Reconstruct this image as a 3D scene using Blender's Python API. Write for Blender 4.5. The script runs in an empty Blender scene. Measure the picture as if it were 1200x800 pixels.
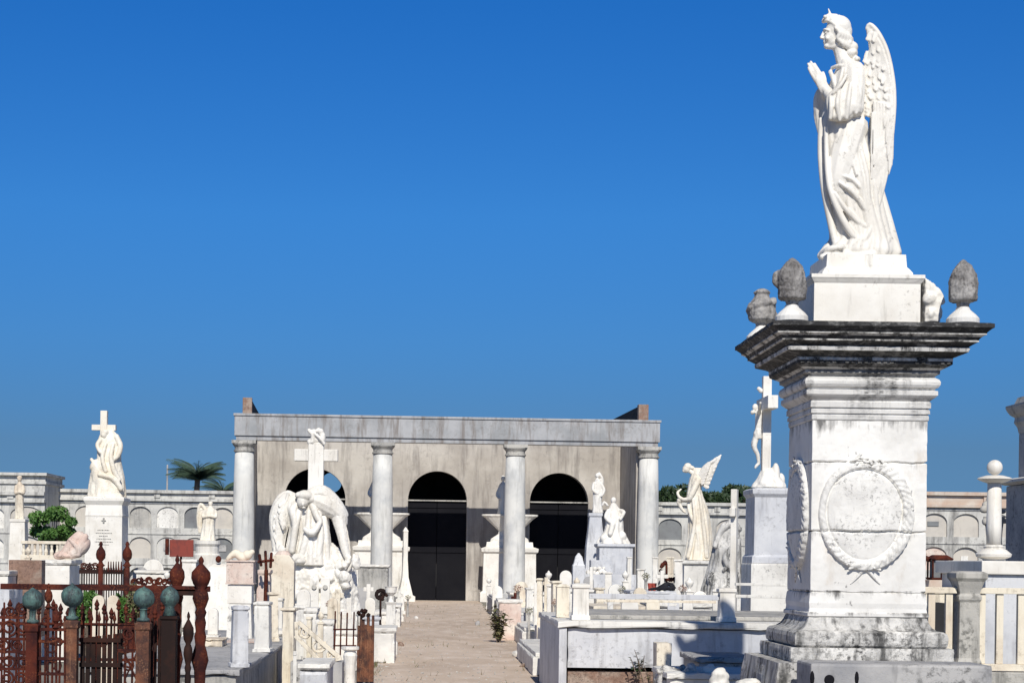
import bpy, bmesh, math, random
from mathutils import Vector, Matrix, Euler, noise
rnd = random.Random(7)
SC = bpy.context.scene
COL = SC.collection
PI = math.pi

# ------------------------------------------------------------------ camera
F = 2100.0; CX = 500.0; HY = 655.0; EYE = 1.6; ROLL = 0.013
cam = bpy.data.cameras.new('camera'); cam_o = bpy.data.objects.new('camera', cam)
COL.objects.link(cam_o)
cam.sensor_width = 36; cam.lens = 36 * F / 1200.0
cam.shift_x = (600 - CX) / 1200.0; cam.shift_y = (HY - 400) / 1200.0
cam_o.location = (0, 0, EYE); cam_o.rotation_euler = (PI / 2, -ROLL, 0)
cam.clip_start = 0.1; cam.clip_end = 5000
SC.camera = cam_o
SC.render.resolution_x = 1024; SC.render.resolution_y = 682

# ------------------------------------------------------------------ world, sun
SUN_EL = math.radians(40); SUN_AZ = math.radians(2.0)
w = bpy.data.worlds.new('World'); SC.world = w; w.use_nodes = True
nt = w.node_tree; bg = nt.nodes['Background']
sky = nt.nodes.new('ShaderNodeTexSky'); sky.sky_type = 'NISHITA'; sky.sun_disc = False
sky.sun_elevation = SUN_EL; sky.sun_rotation = PI - SUN_AZ
sky.altitude = 2000; sky.air_density = 1.0; sky.dust_density = 0.3; sky.ozone_density = 2.0
# sky tinted deep blue by elevation, darkened overhead to cut fill and deepen shadows
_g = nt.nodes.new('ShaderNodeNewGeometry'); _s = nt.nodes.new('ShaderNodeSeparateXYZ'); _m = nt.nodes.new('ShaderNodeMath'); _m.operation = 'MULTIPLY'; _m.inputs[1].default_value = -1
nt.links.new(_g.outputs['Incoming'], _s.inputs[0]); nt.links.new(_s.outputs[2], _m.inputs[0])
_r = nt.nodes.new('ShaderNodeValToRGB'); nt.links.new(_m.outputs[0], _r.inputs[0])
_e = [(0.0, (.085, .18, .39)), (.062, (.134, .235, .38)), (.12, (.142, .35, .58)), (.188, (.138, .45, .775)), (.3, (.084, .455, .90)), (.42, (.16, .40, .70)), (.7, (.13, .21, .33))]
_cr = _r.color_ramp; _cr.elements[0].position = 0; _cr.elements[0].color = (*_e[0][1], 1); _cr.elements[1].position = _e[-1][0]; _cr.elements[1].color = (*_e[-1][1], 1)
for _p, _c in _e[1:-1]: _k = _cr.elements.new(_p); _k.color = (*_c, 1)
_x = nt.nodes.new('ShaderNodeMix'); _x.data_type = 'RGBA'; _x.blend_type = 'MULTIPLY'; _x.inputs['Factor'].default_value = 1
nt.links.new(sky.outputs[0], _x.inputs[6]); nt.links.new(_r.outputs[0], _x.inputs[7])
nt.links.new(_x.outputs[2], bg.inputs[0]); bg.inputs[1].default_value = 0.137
sl = bpy.data.lights.new('sun', 'SUN'); so = bpy.data.objects.new('sun', sl); COL.objects.link(so)
sl.energy = 5.0; sl.angle = math.radians(0.5); sl.color = (1.0, 0.955, 0.87)
so.rotation_euler = (PI / 2 - SUN_EL, 0, SUN_AZ)
SC.view_settings.view_transform = 'Standard'; SC.view_settings.look = 'None'
SC.view_settings.gamma = 1; SC.view_settings.use_curve_mapping = False
SC.view_settings.exposure = -0.17

# ------------------------------------------------------------------ pixel helpers (photo 1200x800)
cr, sr = math.cos(ROLL), math.sin(ROLL)
def at(px, py, Y):
    u = px - CX; v = py - HY
    u0 = u * cr + v * sr; v0 = -u * sr + v * cr
    return Vector((u0 / F * Y, Y, EYE - v0 / F * Y))
def X_(px, Y, py=640): return at(px, py, Y).x
def Z_(py, Y, px=500): return at(px, py, Y).z
def M_(n, Y): return n * Y / F

# ------------------------------------------------------------------ materials
def new_mat(name):
    m = bpy.data.materials.new(name); m.use_nodes = True
    return m, m.node_tree, m.node_tree.nodes['Principled BSDF']
def mixc(nt, fac, a, b):
    n = nt.nodes.new('ShaderNodeMix'); n.data_type = 'RGBA'
    nt.links.new(fac, n.inputs['Factor'])
    for k, v in ((6, a), (7, b)):
        if isinstance(v, tuple): n.inputs[k].default_value = (*v, 1)
        else: nt.links.new(v, n.inputs[k])
    return n.outputs[2]
def tex_noise(nt, scale, detail=6, stretch=(1, 1, 1), rough=0.6, off=0.0):
    g = nt.nodes.new('ShaderNodeNewGeometry'); mp = nt.nodes.new('ShaderNodeMapping')
    mp.inputs['Scale'].default_value = stretch; mp.inputs['Location'].default_value = (off, off * .7, off * .3)
    nt.links.new(g.outputs['Position'], mp.inputs['Vector'])
    n = nt.nodes.new('ShaderNodeTexNoise'); n.inputs['Scale'].default_value = scale
    n.inputs['Detail'].default_value = detail; n.inputs['Roughness'].default_value = rough
    nt.links.new(mp.outputs[0], n.inputs['Vector'])
    return n.outputs[0]
def ramp(nt, src, a, b, lo=0.0, hi=1.0):
    n = nt.nodes.new('ShaderNodeMapRange'); n.inputs['From Min'].default_value = a
    n.inputs['From Max'].default_value = b; n.inputs['To Min'].default_value = lo; n.inputs['To Max'].default_value = hi
    nt.links.new(src, n.inputs['Value']); return n.outputs[0]
def mul(nt, a, b, op='MULTIPLY'):
    n = nt.nodes.new('ShaderNodeMath'); n.operation = op; n.use_clamp = True
    for k, v in ((0, a), (1, b)):
        if isinstance(v, (int, float)): n.inputs[k].default_value = v
        else: nt.links.new(v, n.inputs[k])
    return n.outputs[0]
def bump(nt, bsdf, src, strength, dist):
    b = nt.nodes.new('ShaderNodeBump'); b.inputs['Strength'].default_value = strength
    b.inputs['Distance'].default_value = dist
    nt.links.new(src, b.inputs['Height']); nt.links.new(b.outputs[0], bsdf.inputs['Normal'])
def stone(name, base, tint, dirt, s=1.0, tint_amt=(.45, .65), streak=(.58, .78), streak_hi=.6,
          speck=(.62, .75), speck_hi=.5, rough=.75, bmp=.35, bd=.01, joints=None):
    m, nt, p = new_mat(name)
    big = tex_noise(nt, 1.3 * s, 5)
    c = mixc(nt, ramp(nt, big, *tint_amt), base, tint)
    st = tex_noise(nt, 3.0 * s, 7, (2.2, 2.2, .28), .65, 3)
    c = mixc(nt, ramp(nt, st, *streak, 0, streak_hi), c, dirt)
    sp = tex_noise(nt, 14 * s, 8, (1, 1, 1), .7, 9)
    patch = ramp(nt, tex_noise(nt, 1.9 * s, 4, (1, 1, 1), .5, 15), .42, .62)
    c = mixc(nt, mul(nt, ramp(nt, sp, *speck, 0, speck_hi), patch), c, dirt)
    if max(base) < .1: p.inputs['Specular IOR Level'].default_value = .08
    nt.links.new(c, p.inputs['Base Color']); p.inputs['Roughness'].default_value = rough
    fine = tex_noise(nt, 45 * s, 8, (1, 1, 1), .7, 2)
    mid = tex_noise(nt, 9 * s, 5, (1, 1, 1), .6, 5)
    bump(nt, p, mul(nt, fine, mid, 'ADD'), bmp, bd)
    return m
MAT = {}
MAT['marble'] = stone('white_marble', (.78, .76, .71), (.60, .58, .54), (.10, .095, .09), 1.2, tint_amt=(.42, .66), streak=(.54, .74), streak_hi=.6, speck=(.53, .66), speck_hi=.75, bmp=.45, bd=.008)
MAT['statue'] = stone('statue_marble', (.82, .79, .73), (.68, .64, .57), (.16, .145, .12), 1.7, tint_amt=(.42, .68), streak=(.56, .76), streak_hi=.5, speck=(.56, .70), speck_hi=.6, rough=.6, bmp=.35, bd=.006)
MAT['warm'] = stone('warm_white_marble', (.82, .77, .67), (.72, .64, .51), (.17, .14, .10), 1.7, tint_amt=(.42, .66), streak=(.56, .76), streak_hi=.5, speck=(.56, .70), speck_hi=.6, rough=.6, bmp=.35, bd=.006)
MAT['cream'] = stone('cream_marble', (.78, .71, .58), (.64, .54, .42), (.18, .14, .10), 1.3, streak=(.52, .72), streak_hi=.6, speck=(.53, .66), speck_hi=.7, bmp=.45, bd=.008)
MAT['pinkish'] = stone('pink_stone', (.62, .47, .40), (.74, .66, .58), (.16, .12, .10), 1.8, speck=(.52, .64), speck_hi=.8, bmp=.6, bd=.012)
MAT['old'] = stone('weathered_marble', (.72, .70, .66), (.46, .45, .43), (.022, .022, .022), 1.5, tint_amt=(.4, .6), streak=(.49, .62), streak_hi=.8, speck=(.48, .58), speck_hi=.95, rough=.85, bmp=.8, bd=.015)
MAT['shaft'] = stone('shaft_marble', (.80, .785, .75), (.62, .61, .58), (.05, .05, .05), 1.4, tint_amt=(.44, .66), streak=(.57, .74), streak_hi=.65, speck=(.52, .64), speck_hi=.85, bmp=.6, bd=.01)
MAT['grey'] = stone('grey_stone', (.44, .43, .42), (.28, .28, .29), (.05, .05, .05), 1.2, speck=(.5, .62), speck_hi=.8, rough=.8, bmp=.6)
MAT['finial'] = stone('grey_lichen_stone', (.40, .385, .37), (.21, .20, .195), (.07, .065, .06), 3.2, tint_amt=(.42, .58), streak=(.5, .64), streak_hi=.7, speck=(.48, .60), speck_hi=.8, rough=.85, bmp=.8, bd=.01)
MAT['bluegrey'] = stone('pale_grey_marble', (.63, .635, .65), (.49, .50, .53), (.16, .15, .15), 1.2, tint_amt=(.42, .62), streak=(.52, .72), streak_hi=.55, speck=(.53, .66), speck_hi=.6, rough=.6, bmp=.3, bd=.006)
MAT['concrete'] = stone('old_concrete', (.48, .46, .42), (.34, .33, .31), (.06, .06, .055), 1.1, streak=(.5, .70), streak_hi=.7, speck=(.5, .62), speck_hi=.7, bmp=.6)
MAT['plaster'] = stone('stained_plaster', (.54, .505, .455), (.40, .365, .325), (.20, .18, .165), .5, tint_amt=(.40, .60), streak=(.49, .66), streak_hi=.75, speck=(.52, .66), bmp=.5, bd=.02)
MAT['column'] = stone('column_plaster', (.70, .69, .65), (.53, .535, .525), (.22, .21, .19), .8, streak=(.5, .72), streak_hi=.55, bmp=.5, bd=.015)
MAT['beam'] = stone('beam_stone', (.41, .415, .425), (.29, .30, .31), (.17, .14, .12), .7, streak=(.49, .66), streak_hi=.75, speck=(.5, .64), bmp=.5)
MAT['niche'] = stone('niche_wall_plaster', (.58, .57, .53), (.45, .44, .42), (.11, .105, .10), .7, streak=(.5, .68), streak_hi=.7, speck=(.5, .64), bmp=.5)
MAT['slab'] = stone('niche_slab_stone', (.56, .52, .46), (.46, .43, .39), (.2, .18, .16), 1.1)
MAT['darkslab'] = stone('dark_niche_slab', (.20, .21, .215), (.14, .14, .15), (.05, .05, .05), 1)
MAT['brick'] = stone('worn_brick', (.27, .165, .12), (.36, .28, .225), (.10, .06, .05), 2.5, tint_amt=(.45, .58), speck=(.48, .6), speck_hi=.8, bmp=.9, bd=.02)
MAT['terracotta'] = stone('terracotta_coping', (.50, .38, .30), (.58, .52, .45), (.18, .13, .11), 1.5)
MAT['rust'] = stone('rusty_iron', (.095, .024, .016), (.038, .014, .014), (.26, .085, .035), 5, tint_amt=(.42, .58), streak=(.6, .72), speck=(.5, .62), speck_hi=.6, rough=.85, bmp=.9, bd=.005)
MAT['orange_rust'] = stone('orange_rusty_iron', (.17, .062, .030), (.055, .022, .016), (.34, .17, .09), 5, tint_amt=(.42, .58), streak=(.55, .7), speck=(.5, .62), speck_hi=.6, rough=.85, bmp=.9, bd=.005)
MAT['darkiron'] = stone('dark_iron', (.022, .014, .013), (.045, .02, .015), (.012, .01, .01), 4, rough=.7, bmp=.5, bd=.004)
MAT['verdigris'] = stone('verdigris_bronze', (.10, .19, .17), (.05, .09, .095), (.03, .032, .034), 9, tint_amt=(.42, .58), streak=(.5, .62), streak_hi=.8, speck=(.48, .58), speck_hi=.85, rough=.6, bmp=.9, bd=.006)
MAT['redsign'] = stone('red_painted_metal', (.25, .045, .03), (.16, .035, .028), (.06, .025, .02), 4, speck=(.5, .62))
MAT['redpaint'] = stone('red_plastic', (.4, .06, .04), (.3, .06, .04), (.3, .05, .03), 3)
MAT['dark'] = stone('near_black_plaster', (.05, .05, .052), (.035, .035, .036), (.02, .02, .02), .6)  # near-black tone puts the vault rooms' shade into the plaster colour
MAT['door'] = stone('weathered_door_and_hole_shade', (.009, .009, .012), (.012, .012, .015), (.006, .006, .007), 1)
MAT['bark'] = stone('bark', (.16, .12, .09), (.11, .085, .065), (.05, .04, .03), 3, bmp=.8, bd=.02)
MAT['engrave'] = stone('engraved_grey_letters', (.30, .29, .27), (.35, .34, .32), (.2, .2, .2), 3)
MAT['black_cloth'] = stone('black_cloth', (.02, .02, .025), (.03, .03, .035), (.01, .01, .01), 3)

def leaf_mat(name, c1, c2, c3):
    m, nt, p = new_mat(name)
    n = tex_noise(nt, 2.5, 3); c = mixc(nt, ramp(nt, n, .35, .65), c1, c2)
    n2 = tex_noise(nt, 23, 2, off=4); c = mixc(nt, ramp(nt, n2, .5, .75), c, c3)
    nt.links.new(c, p.inputs['Base Color']); p.inputs['Roughness'].default_value = .55
    return m
MAT['leaf'] = leaf_mat('leaves', (.045, .12, .022), (.08, .18, .03), (.15, .25, .06))
MAT['leafdark'] = leaf_mat('dark_leaves', (.016, .036, .014), (.03, .058, .018), (.05, .085, .028))
MAT['palm'] = leaf_mat('palm_leaves', (.05, .09, .06), (.075, .12, .075), (.10, .15, .10))
MAT['dryleaf'] = leaf_mat('dry_leaves', (.09, .12, .04), (.16, .14, .07), (.28, .16, .12))

# weathered black cornice: biofilm whose extent is fixed on the stone
def cornice_mat():
    m, nt, p = new_mat('blackened_cornice_marble')
    g = nt.nodes.new('ShaderNodeNewGeometry'); sx = nt.nodes.new('ShaderNodeSeparateXYZ')
    nt.links.new(g.outputs['Position'], sx.inputs[0])
    base = mixc(nt, ramp(nt, tex_noise(nt, 2, 5), .4, .6), (.74, .73, .70), (.60, .59, .57))
    n1 = tex_noise(nt, 5, 8, (1, 1, 1.2), .7, 3)
    n2 = tex_noise(nt, 26, 8, (.6, .6, 2.0), .7, 7)
    n3 = tex_noise(nt, 2.4, 3, (1.4, 1.4, .3), .5, 2)
    up = ramp(nt, sx.outputs[2], 3.04, 3.12, 0, 1)
    amt = mul(nt, up, ramp(nt, mul(nt, mul(nt, n1, .5), mul(nt, n2, .5), 'ADD'), .33, .50, .45, 1))
    for z0, z1, k_ in ((3.245, 3.275, .0), (3.352, 3.37, .4), (3.312, 3.322, .8), (3.182, 3.20, 1.5), (3.118, 3.13, 2.2)):
        band = mul(nt, ramp(nt, sx.outputs[2], z0 - .004, z0), ramp(nt, sx.outputs[2], z1, z1 + .004, 1, 0))
        wear = mul(nt, band, ramp(nt, tex_noise(nt, 7, 6, (1, 1, .3), .7, 20 + k_), .40, .50, 0, .95))
        amt = mul(nt, amt, mul(nt, wear, -1, 'MULTIPLY_ADD') if False else ramp(nt, wear, 0, 1, 1, 0))
    col = mixc(nt, amt, base, (.020, .020, .021))
    # streaks running down from the cornice on to the mouldings below it
    st = tex_noise(nt, 3.2, 7, (2.6, 2.6, .22), .65, 11)
    low = mul(nt, ramp(nt, st, .46, .60), ramp(nt, sx.outputs[2], 2.45, 3.0, 0, .9))
    col = mixc(nt, mul(nt, low, ramp(nt, n2, .35, .6)), col, (.05, .05, .05))
    nt.links.new(col, p.inputs['Base Color']); p.inputs['Roughness'].default_value = .85
    bump(nt, p, mul(nt, n1, n2, 'ADD'), .6, .012)
    return m
def shaft_mat():
    m, nt, p = new_mat('weathered_shaft_marble')
    g = nt.nodes.new('ShaderNodeNewGeometry'); sx = nt.nodes.new('ShaderNodeSeparateXYZ'); nt.links.new(g.outputs['Position'], sx.inputs[0]); z = sx.outputs[2]
    c = mixc(nt, ramp(nt, tex_noise(nt, 1.8, 5), .42, .64), (.81, .795, .76), (.66, .645, .61))
    c = mixc(nt, ramp(nt, tex_noise(nt, 4, 6, (1, 1, .5), .6, 31), .58, .72, 0, .5), c, (.50, .42, .33))
    run = tex_noise(nt, 5.5, 8, (2.4, 2.4, .16), .7, 11); fine = tex_noise(nt, 30, 8, (1, 1, .6), .7, 7)
    tot = None
    for zt, ln, k_ in ((2.73, .38, .9), (2.40, .30, .8), (1.86, .28, .9), (1.40, .20, 1.0), (1.23, .12, 1.0)):
        dd = mul(nt, ramp(nt, z, zt - ln, zt, 0, k_), ramp(nt, z, zt, zt + .004, 1, 0)); tot = dd if tot is None else mul(nt, tot, dd, 'MAXIMUM')
    th = mul(nt, mul(nt, mul(nt, run, tot, 'MULTIPLY'), ramp(nt, tex_noise(nt, 3.1, 3, off=51), .35, .62, .55, 1.12), 'MULTIPLY'), mul(nt, fine, .24), 'ADD')
    c = mixc(nt, ramp(nt, th, .46, .66, 0, .85), c, (.045, .043, .042))
    spots = mul(nt, ramp(nt, fine, .60, .68), ramp(nt, tex_noise(nt, 2.6, 3, off=41), .52, .64, 0, .8))
    c = mixc(nt, spots, c, (.10, .095, .09))
    nt.links.new(c, p.inputs['Base Color']); p.inputs['Roughness'].default_value = .75
    bump(nt, p, mul(nt, fine, tex_noise(nt, 9, 5), 'ADD'), .5, .01); return m
MAT['shaft'] = shaft_mat()
MAT['wreath'] = stone('pale_worn_marble', (.80, .785, .745), (.66, .645, .615), (.09, .085, .08), 2.6, tint_amt=(.45, .65), streak=(.60, .76), streak_hi=.5, speck=(.52, .62), speck_hi=.7, bmp=.6)
MAT['cornice'] = cornice_mat()
def path_mat():
    m, nt, p = new_mat('sandy_path')
    n = tex_noise(nt, .7, 6, (.6, .25, 1)); c = mixc(nt, ramp(nt, n, .38, .62), (.60, .485, .385), (.47, .37, .285))
    n2 = tex_noise(nt, 2.2, 8, (1.0, .45, 1), .7, 3); c = mixc(nt, ramp(nt, n2, .48, .62, 0, .8), c, (.66, .55, .46))
    n4 = tex_noise(nt, 1.1, 9, (1, .3, 1), .75, 13); c = mixc(nt, ramp(nt, n4, .55, .72, 0, .4), c, (.30, .215, .16))
    n3 = tex_noise(nt, 22, 8, off=5, rough=.75); c = mixc(nt, ramp(nt, n3, .54, .74, 0, .22), c, (.20, .15, .11))
    nt.links.new(c, p.inputs['Base Color']); p.inputs['Roughness'].default_value = .92
    bump(nt, p, mul(nt, n3, n2, 'ADD'), .35, .02); return m
MAT['path'] = path_mat()
def ground_mat():
    m, nt, p = new_mat('dusty_ground')
    n = tex_noise(nt, .5, 7); c = mixc(nt, ramp(nt, n, .35, .65), (.27, .245, .21), (.19, .175, .15))
    n2 = tex_noise(nt, .17, 6, off=3); c = mixc(nt, ramp(nt, n2, .52, .7, 0, .6), c, (.13, .16, .08))
    nt.links.new(c, p.inputs['Base Color']); p.inputs['Roughness'].default_value = .95
    bump(nt, p, n, .5, .05); return m
MAT['ground'] = ground_mat()
def glass_blue():
    m, nt, p = new_mat('pale_plaster_rim'); p.inputs['Base Color'].default_value = (.4, .36, .33, 1); return m

# ------------------------------------------------------------------ object helpers
WL = {}
def clean(s): return s
def thing(name, label, cat, loc, group=None):
    o = bpy.data.objects.new(name, None); COL.objects.link(o); o.location = loc
    o.empty_display_size = .2
    WL[o.name] = Vector(loc); o['label'] = label; o['category'] = cat
    if group: o['group'] = group
    return o

class B:
    """collects shapes in world space into one mesh"""
    def __init__(s): s.bm = bmesh.new()
    def face(s, vs):
        try: return s.bm.faces.new(vs)
        except ValueError: return None
    def box(s, x0, x1, y0, y1, z0, z1, rz=0, piv=None, ry=0, rx=0):
        M = Matrix.Identity(4)
        if rz or ry or rx:
            pv = Vector(piv) if piv else Vector(((x0 + x1) / 2, (y0 + y1) / 2, (z0 + z1) / 2))
            M = Matrix.Translation(pv) @ Euler((rx, ry, rz)).to_matrix().to_4x4() @ Matrix.Translation(-pv)
        v = [s.bm.verts.new(M @ Vector((x, y, z))) for x in (x0, x1) for y in (y0, y1) for z in (z0, z1)]
        for f in ((0, 1, 3, 2), (4, 6, 7, 5), (0, 4, 5, 1), (2, 3, 7, 6), (0, 2, 6, 4), (1, 5, 7, 3)):
            s.face([v[i] for i in f])
        return s
    def prof(s, cx, cy, pts, ex=0, ey=0, rz=0, n=1, jit=0.0, seed=0):
        """square moulding profile: pts = [(half, z)], mitred corners, n segments per side"""
        rings = []; c, q = math.cos(rz), math.sin(rz)
        for h, z in pts:
            hx, hy = h + ex, h + ey; ring = []
            cs = [(-hx, -hy), (hx, -hy), (hx, hy), (-hx, hy)]
            for k in range(4):
                a, b = cs[k], cs[(k + 1) % 4]
                for i in range(n):
                    t = i / n; x = a[0] + (b[0] - a[0]) * t; y = a[1] + (b[1] - a[1]) * t
                    if jit:
                        d = noise.noise(Vector((x * 9 + seed, y * 9, z * 9))) * .6 + noise.noise(Vector((x * 27 + seed, y * 27, z * 27))) * .4
                        corner = 1.0 if i == 0 else 0.0
                        kf = 1 + (jit * (d - .25 * corner * (1 + 2 * abs(d)))) / max(hx, .05)
                        x *= kf; y *= kf
                    ring.append(s.bm.verts.new((cx + x * c - y * q, cy + x * q + y * c, z)))
            rings.append(ring)
        N = 4 * n
        for a, b in zip(rings, rings[1:]):
            for i in range(N): s.face([a[i], a[(i + 1) % N], b[(i + 1) % N], b[i]])
        s.face(list(reversed(rings[0]))); s.face(rings[-1])
        return s
    def lathe(s, cx, cy, pts, n=20, sx=1, sy=1, M=None):
        rings = []
        for r, z in pts:
            ring = []
            for i in range(n):
                a = 2 * PI * i / n
                co = Vector((math.cos(a) * r * sx, math.sin(a) * r * sy, z))
                co = (M @ co) if M else co + Vector((cx, cy, 0))
                ring.append(s.bm.verts.new(co))
            rings.append(ring)
        for a, b in zip(rings, rings[1:]):
            for i in range(n): s.face([a[i], a[(i + 1) % n], b[(i + 1) % n], b[i]])
        s.face(list(reversed(rings[0]))); s.face(rings[-1])
        return s
    def ell(s, c, r, rot=(0, 0, 0), sub=3):
        if isinstance(r, (int, float)): r = (r, r, r)
        M = Matrix.Translation(c) @ Euler(rot).to_matrix().to_4x4() @ Matrix.Diagonal((*r, 1))
        bmesh.ops.create_icosphere(s.bm, subdivisions=sub, radius=1, matrix=M)
        return s
    def tube(s, pts, rad, n=10, smooth=4, flat=1.0, flat_axis=None):
        P = [Vector(p) for p in pts]
        if isinstance(rad, (int, float)): rad = [rad] * len(P)
        if smooth > 1 and len(P) > 2:
            Q, R = [], []
            for i in range(len(P) - 1):
                p0, p1, p2, p3 = P[max(i - 1, 0)], P[i], P[i + 1], P[min(i + 2, len(P) - 1)]
                for k in range(smooth):
                    t = k / smooth
                    Q.append(.5 * ((2 * p1) + (p2 - p0) * t + (2 * p0 - 5 * p1 + 4 * p2 - p3) * t * t + (3 * p1 - p0 - 3 * p2 + p3) * t ** 3))
                    R.append(rad[i] + (rad[i + 1] - rad[i]) * t)
            Q.append(P[-1]); R.append(rad[-1]); P, rad = Q, R
        # rounded ends
        d0 = (P[0] - P[1]).normalized(); d1 = (P[-1] - P[-2]).normalized()
        P = [P[0] + d0 * rad[0] * .8, P[0] + d0 * rad[0] * .45] + P + [P[-1] + d1 * rad[-1] * .45, P[-1] + d1 * rad[-1] * .8]
        rad = [rad[0] * .3, rad[0] * .85] + list(rad) + [rad[-1] * .85, rad[-1] * .3]
        rings = []; up = None
        for i, p in enumerate(P):
            d = (P[min(i + 1, len(P) - 1)] - P[max(i - 1, 0)])
            d = d.normalized() if d.length > 1e-9 else Vector((0, 0, 1))
            if up is None: up = Vector((0, 1, 0)) if abs(d.y) < .9 else Vector((1, 0, 0))
            if flat_axis: up = Vector(flat_axis)
            a = d.cross(up)
            if a.length < 1e-6: a = d.orthogonal()
            a.normalize(); b = a.cross(d).normalized()
            if not flat_axis: up = b
            r = rad[i]
            rings.append([s.bm.verts.new(p + a * (math.cos(2 * PI * k / n) * r) + b * (math.sin(2 * PI * k / n) * r * flat)) for k in range(n)])
        for a, b in zip(rings, rings[1:]):
            for k in range(n): s.face([a[k], b[k], b[(k + 1) % n], a[(k + 1) % n]])
        s.face(rings[0]); s.face(list(reversed(rings[-1])))
        return s
    def loft(s, secs, n=56, amp=0.0, seed=0, k=(7, 13), steps=10, lowamp=1.0, tw=1.5):
        """closed body through elliptical sections (centre, rx, ry) with drapery folds"""
        S = secs; Q = []
        for i in range(len(S) - 1):
            p0, p1, p2, p3 = S[max(i - 1, 0)], S[i], S[i + 1], S[min(i + 2, len(S) - 1)]
            for j in range(steps):
                t = j / steps
                def cm(a, b, c, d): return .5 * ((2 * b) + (c - a) * t + (2 * a - 5 * b + 4 * c - d) * t * t + (3 * b - a - 3 * c + d) * t ** 3)
                Q.append((Vector(cm(Vector(p0[0]), Vector(p1[0]), Vector(p2[0]), Vector(p3[0]))), cm(p0[1], p1[1], p2[1], p3[1]), cm(p0[2], p1[2], p2[2], p3[2])))
        Q.append((Vector(S[-1][0]), S[-1][1], S[-1][2]))
        rings = []; z0, z1 = Q[0][0].z, Q[-1][0].z
        for c, rx, ry in Q:
            t = (c.z - z0) / (z1 - z0 + 1e-9); am = amp * (lowamp * (1 - t) + .35 * t); ring = []
            for i in range(n):
                th = 2 * PI * i / n
                ph = noise.noise(Vector((math.cos(th), math.sin(th), t * 2 + seed))) * 1.6
                a = abs(math.sin(k[0] * th / 2 + tw * t + ph + seed)) - .55
                b = abs(math.sin(k[1] * th / 2 - tw * .7 * t - ph + seed * 2)) - .5
                f = 1 + am * (a * 1.0 + b * .5)
                ring.append(s.bm.verts.new((c.x + math.cos(th) * rx * f, c.y + math.sin(th) * ry * f, c.z)))
            rings.append(ring)
        for a, b in zip(rings, rings[1:]):
            for i in range(n): s.face([a[i], a[(i + 1) % n], b[(i + 1) % n], b[i]])
        s.face(list(reversed(rings[0]))); s.face(rings[-1])
        return s
    def poly(s, pts, thick):
        """closed plate from a 3D outline (roughly planar), extruded by vector thick"""
        t = Vector(thick)
        a = [s.bm.verts.new(Vector(p) - t / 2) for p in pts]; b = [s.bm.verts.new(Vector(p) + t / 2) for p in pts]
        n = len(pts)
        for i in range(n): s.face([a[i], a[(i + 1) % n], b[(i + 1) % n], b[i]])
        s.face(list(reversed(a))); s.face(b)
        return s
    def feather(s, p0, p1, w, th, nrm=(0, -1, 0), bend=0.0):
        """one carved feather from root p0 to tip p1"""
        p0, p1, nrm = Vector(p0), Vector(p1), Vector(nrm).normalized()
        d = p1 - p0; L = d.length; d.normalize(); sd = d.cross(nrm).normalized()
        N = 8; top = []; bl = []; br = []; bot = []
        for i in range(N + 1):
            t = i / N; ww = w * (.55 + .9 * t - .25 * t * t) if t < .8 else w * 1.1 * math.sqrt(max(0, 1 - ((t - .8) / .2) ** 2)) + w * .05
            c = p0 + d * (L * t) + sd * (bend * math.sin(PI * t) * L)
            top.append(s.bm.verts.new(c + nrm * th)); bl.append(s.bm.verts.new(c + sd * ww)); br.append(s.bm.verts.new(c - sd * ww))
            bot.append(s.bm.verts.new(c - nrm * th))
        for i in range(N):
            s.face([bl[i], bl[i + 1], top[i + 1], top[i]]); s.face([top[i], top[i + 1], br[i + 1], br[i]])
            s.face([br[i], br[i + 1], bot[i + 1], bot[i]]); s.face([bot[i], bot[i + 1], bl[i + 1], bl[i]])
        s.face([bl[0], top[0], br[0], bot[0]]); s.face([bl[N], bot[N], br[N], top[N]])
        return s
    def make(s, name, mat, parent=None, base=None, bevel=0, smooth=None, remesh=0, relax=0, rough=None, label=None, chip=0):
        bm = s.bm
        bmesh.ops.recalc_face_normals(bm, faces=bm.faces[:])
        if chip:
            bevel = 0
            for _ in range(3):
                es = [e for e in bm.edges if e.calc_length() > .05]
                if not es or len(bm.faces) > 5000: break
                bmesh.ops.subdivide_edges(bm, edges=es, cuts=2 if _ < 2 else 1, use_grid_fill=True)
            bm.normal_update(); mv = []
            for v in bm.verts:
                sharp = any(len(e.link_faces) == 2 and e.calc_face_angle(0) > .5 for e in v.link_edges)
                n1 = noise.noise(v.co * 11); n2 = noise.noise(v.co * 31 + Vector((5, 0, 0)))
                d = chip * (.18 * n1 + .12 * n2)
                if sharp: d -= chip * (max(0, n1 + .05) * 2.2 + max(0, n2) * .9 + .12)
                mv.append((v, v.normal * d))
            for v, d in mv: v.co += d
        if bevel:
            es = [e for e in bm.edges if len(e.link_faces) == 2 and e.calc_face_angle(0) > .5]
            bmesh.ops.bevel(bm, geom=es, offset=bevel, segments=2, affect='EDGES', clamp_overlap=True, profile=.6)
        me = bpy.data.meshes.new(name)
        org = WL[parent.name] if parent is not None else Vector(base if base is not None else (0, 0, 0))
        if remesh:
            bm.to_mesh(me); tmp = bpy.data.objects.new('tmp_sculpt', me); COL.objects.link(tmp)
            md = tmp.modifiers.new('r', 'REMESH'); md.mode = 'VOXEL'; md.voxel_size = remesh
            if relax:
                m2 = tmp.modifiers.new('s', 'SMOOTH'); m2.factor = .5; m2.iterations = relax
            dg = bpy.context.evaluated_depsgraph_get(); dg.update()
            me2 = bpy.data.meshes.new_from_object(tmp.evaluated_get(dg))
            bpy.data.objects.remove(tmp); bpy.data.meshes.remove(me)
            me = me2; me.name = name; bm.free(); bm = bmesh.new(); bm.from_mesh(me)
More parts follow.
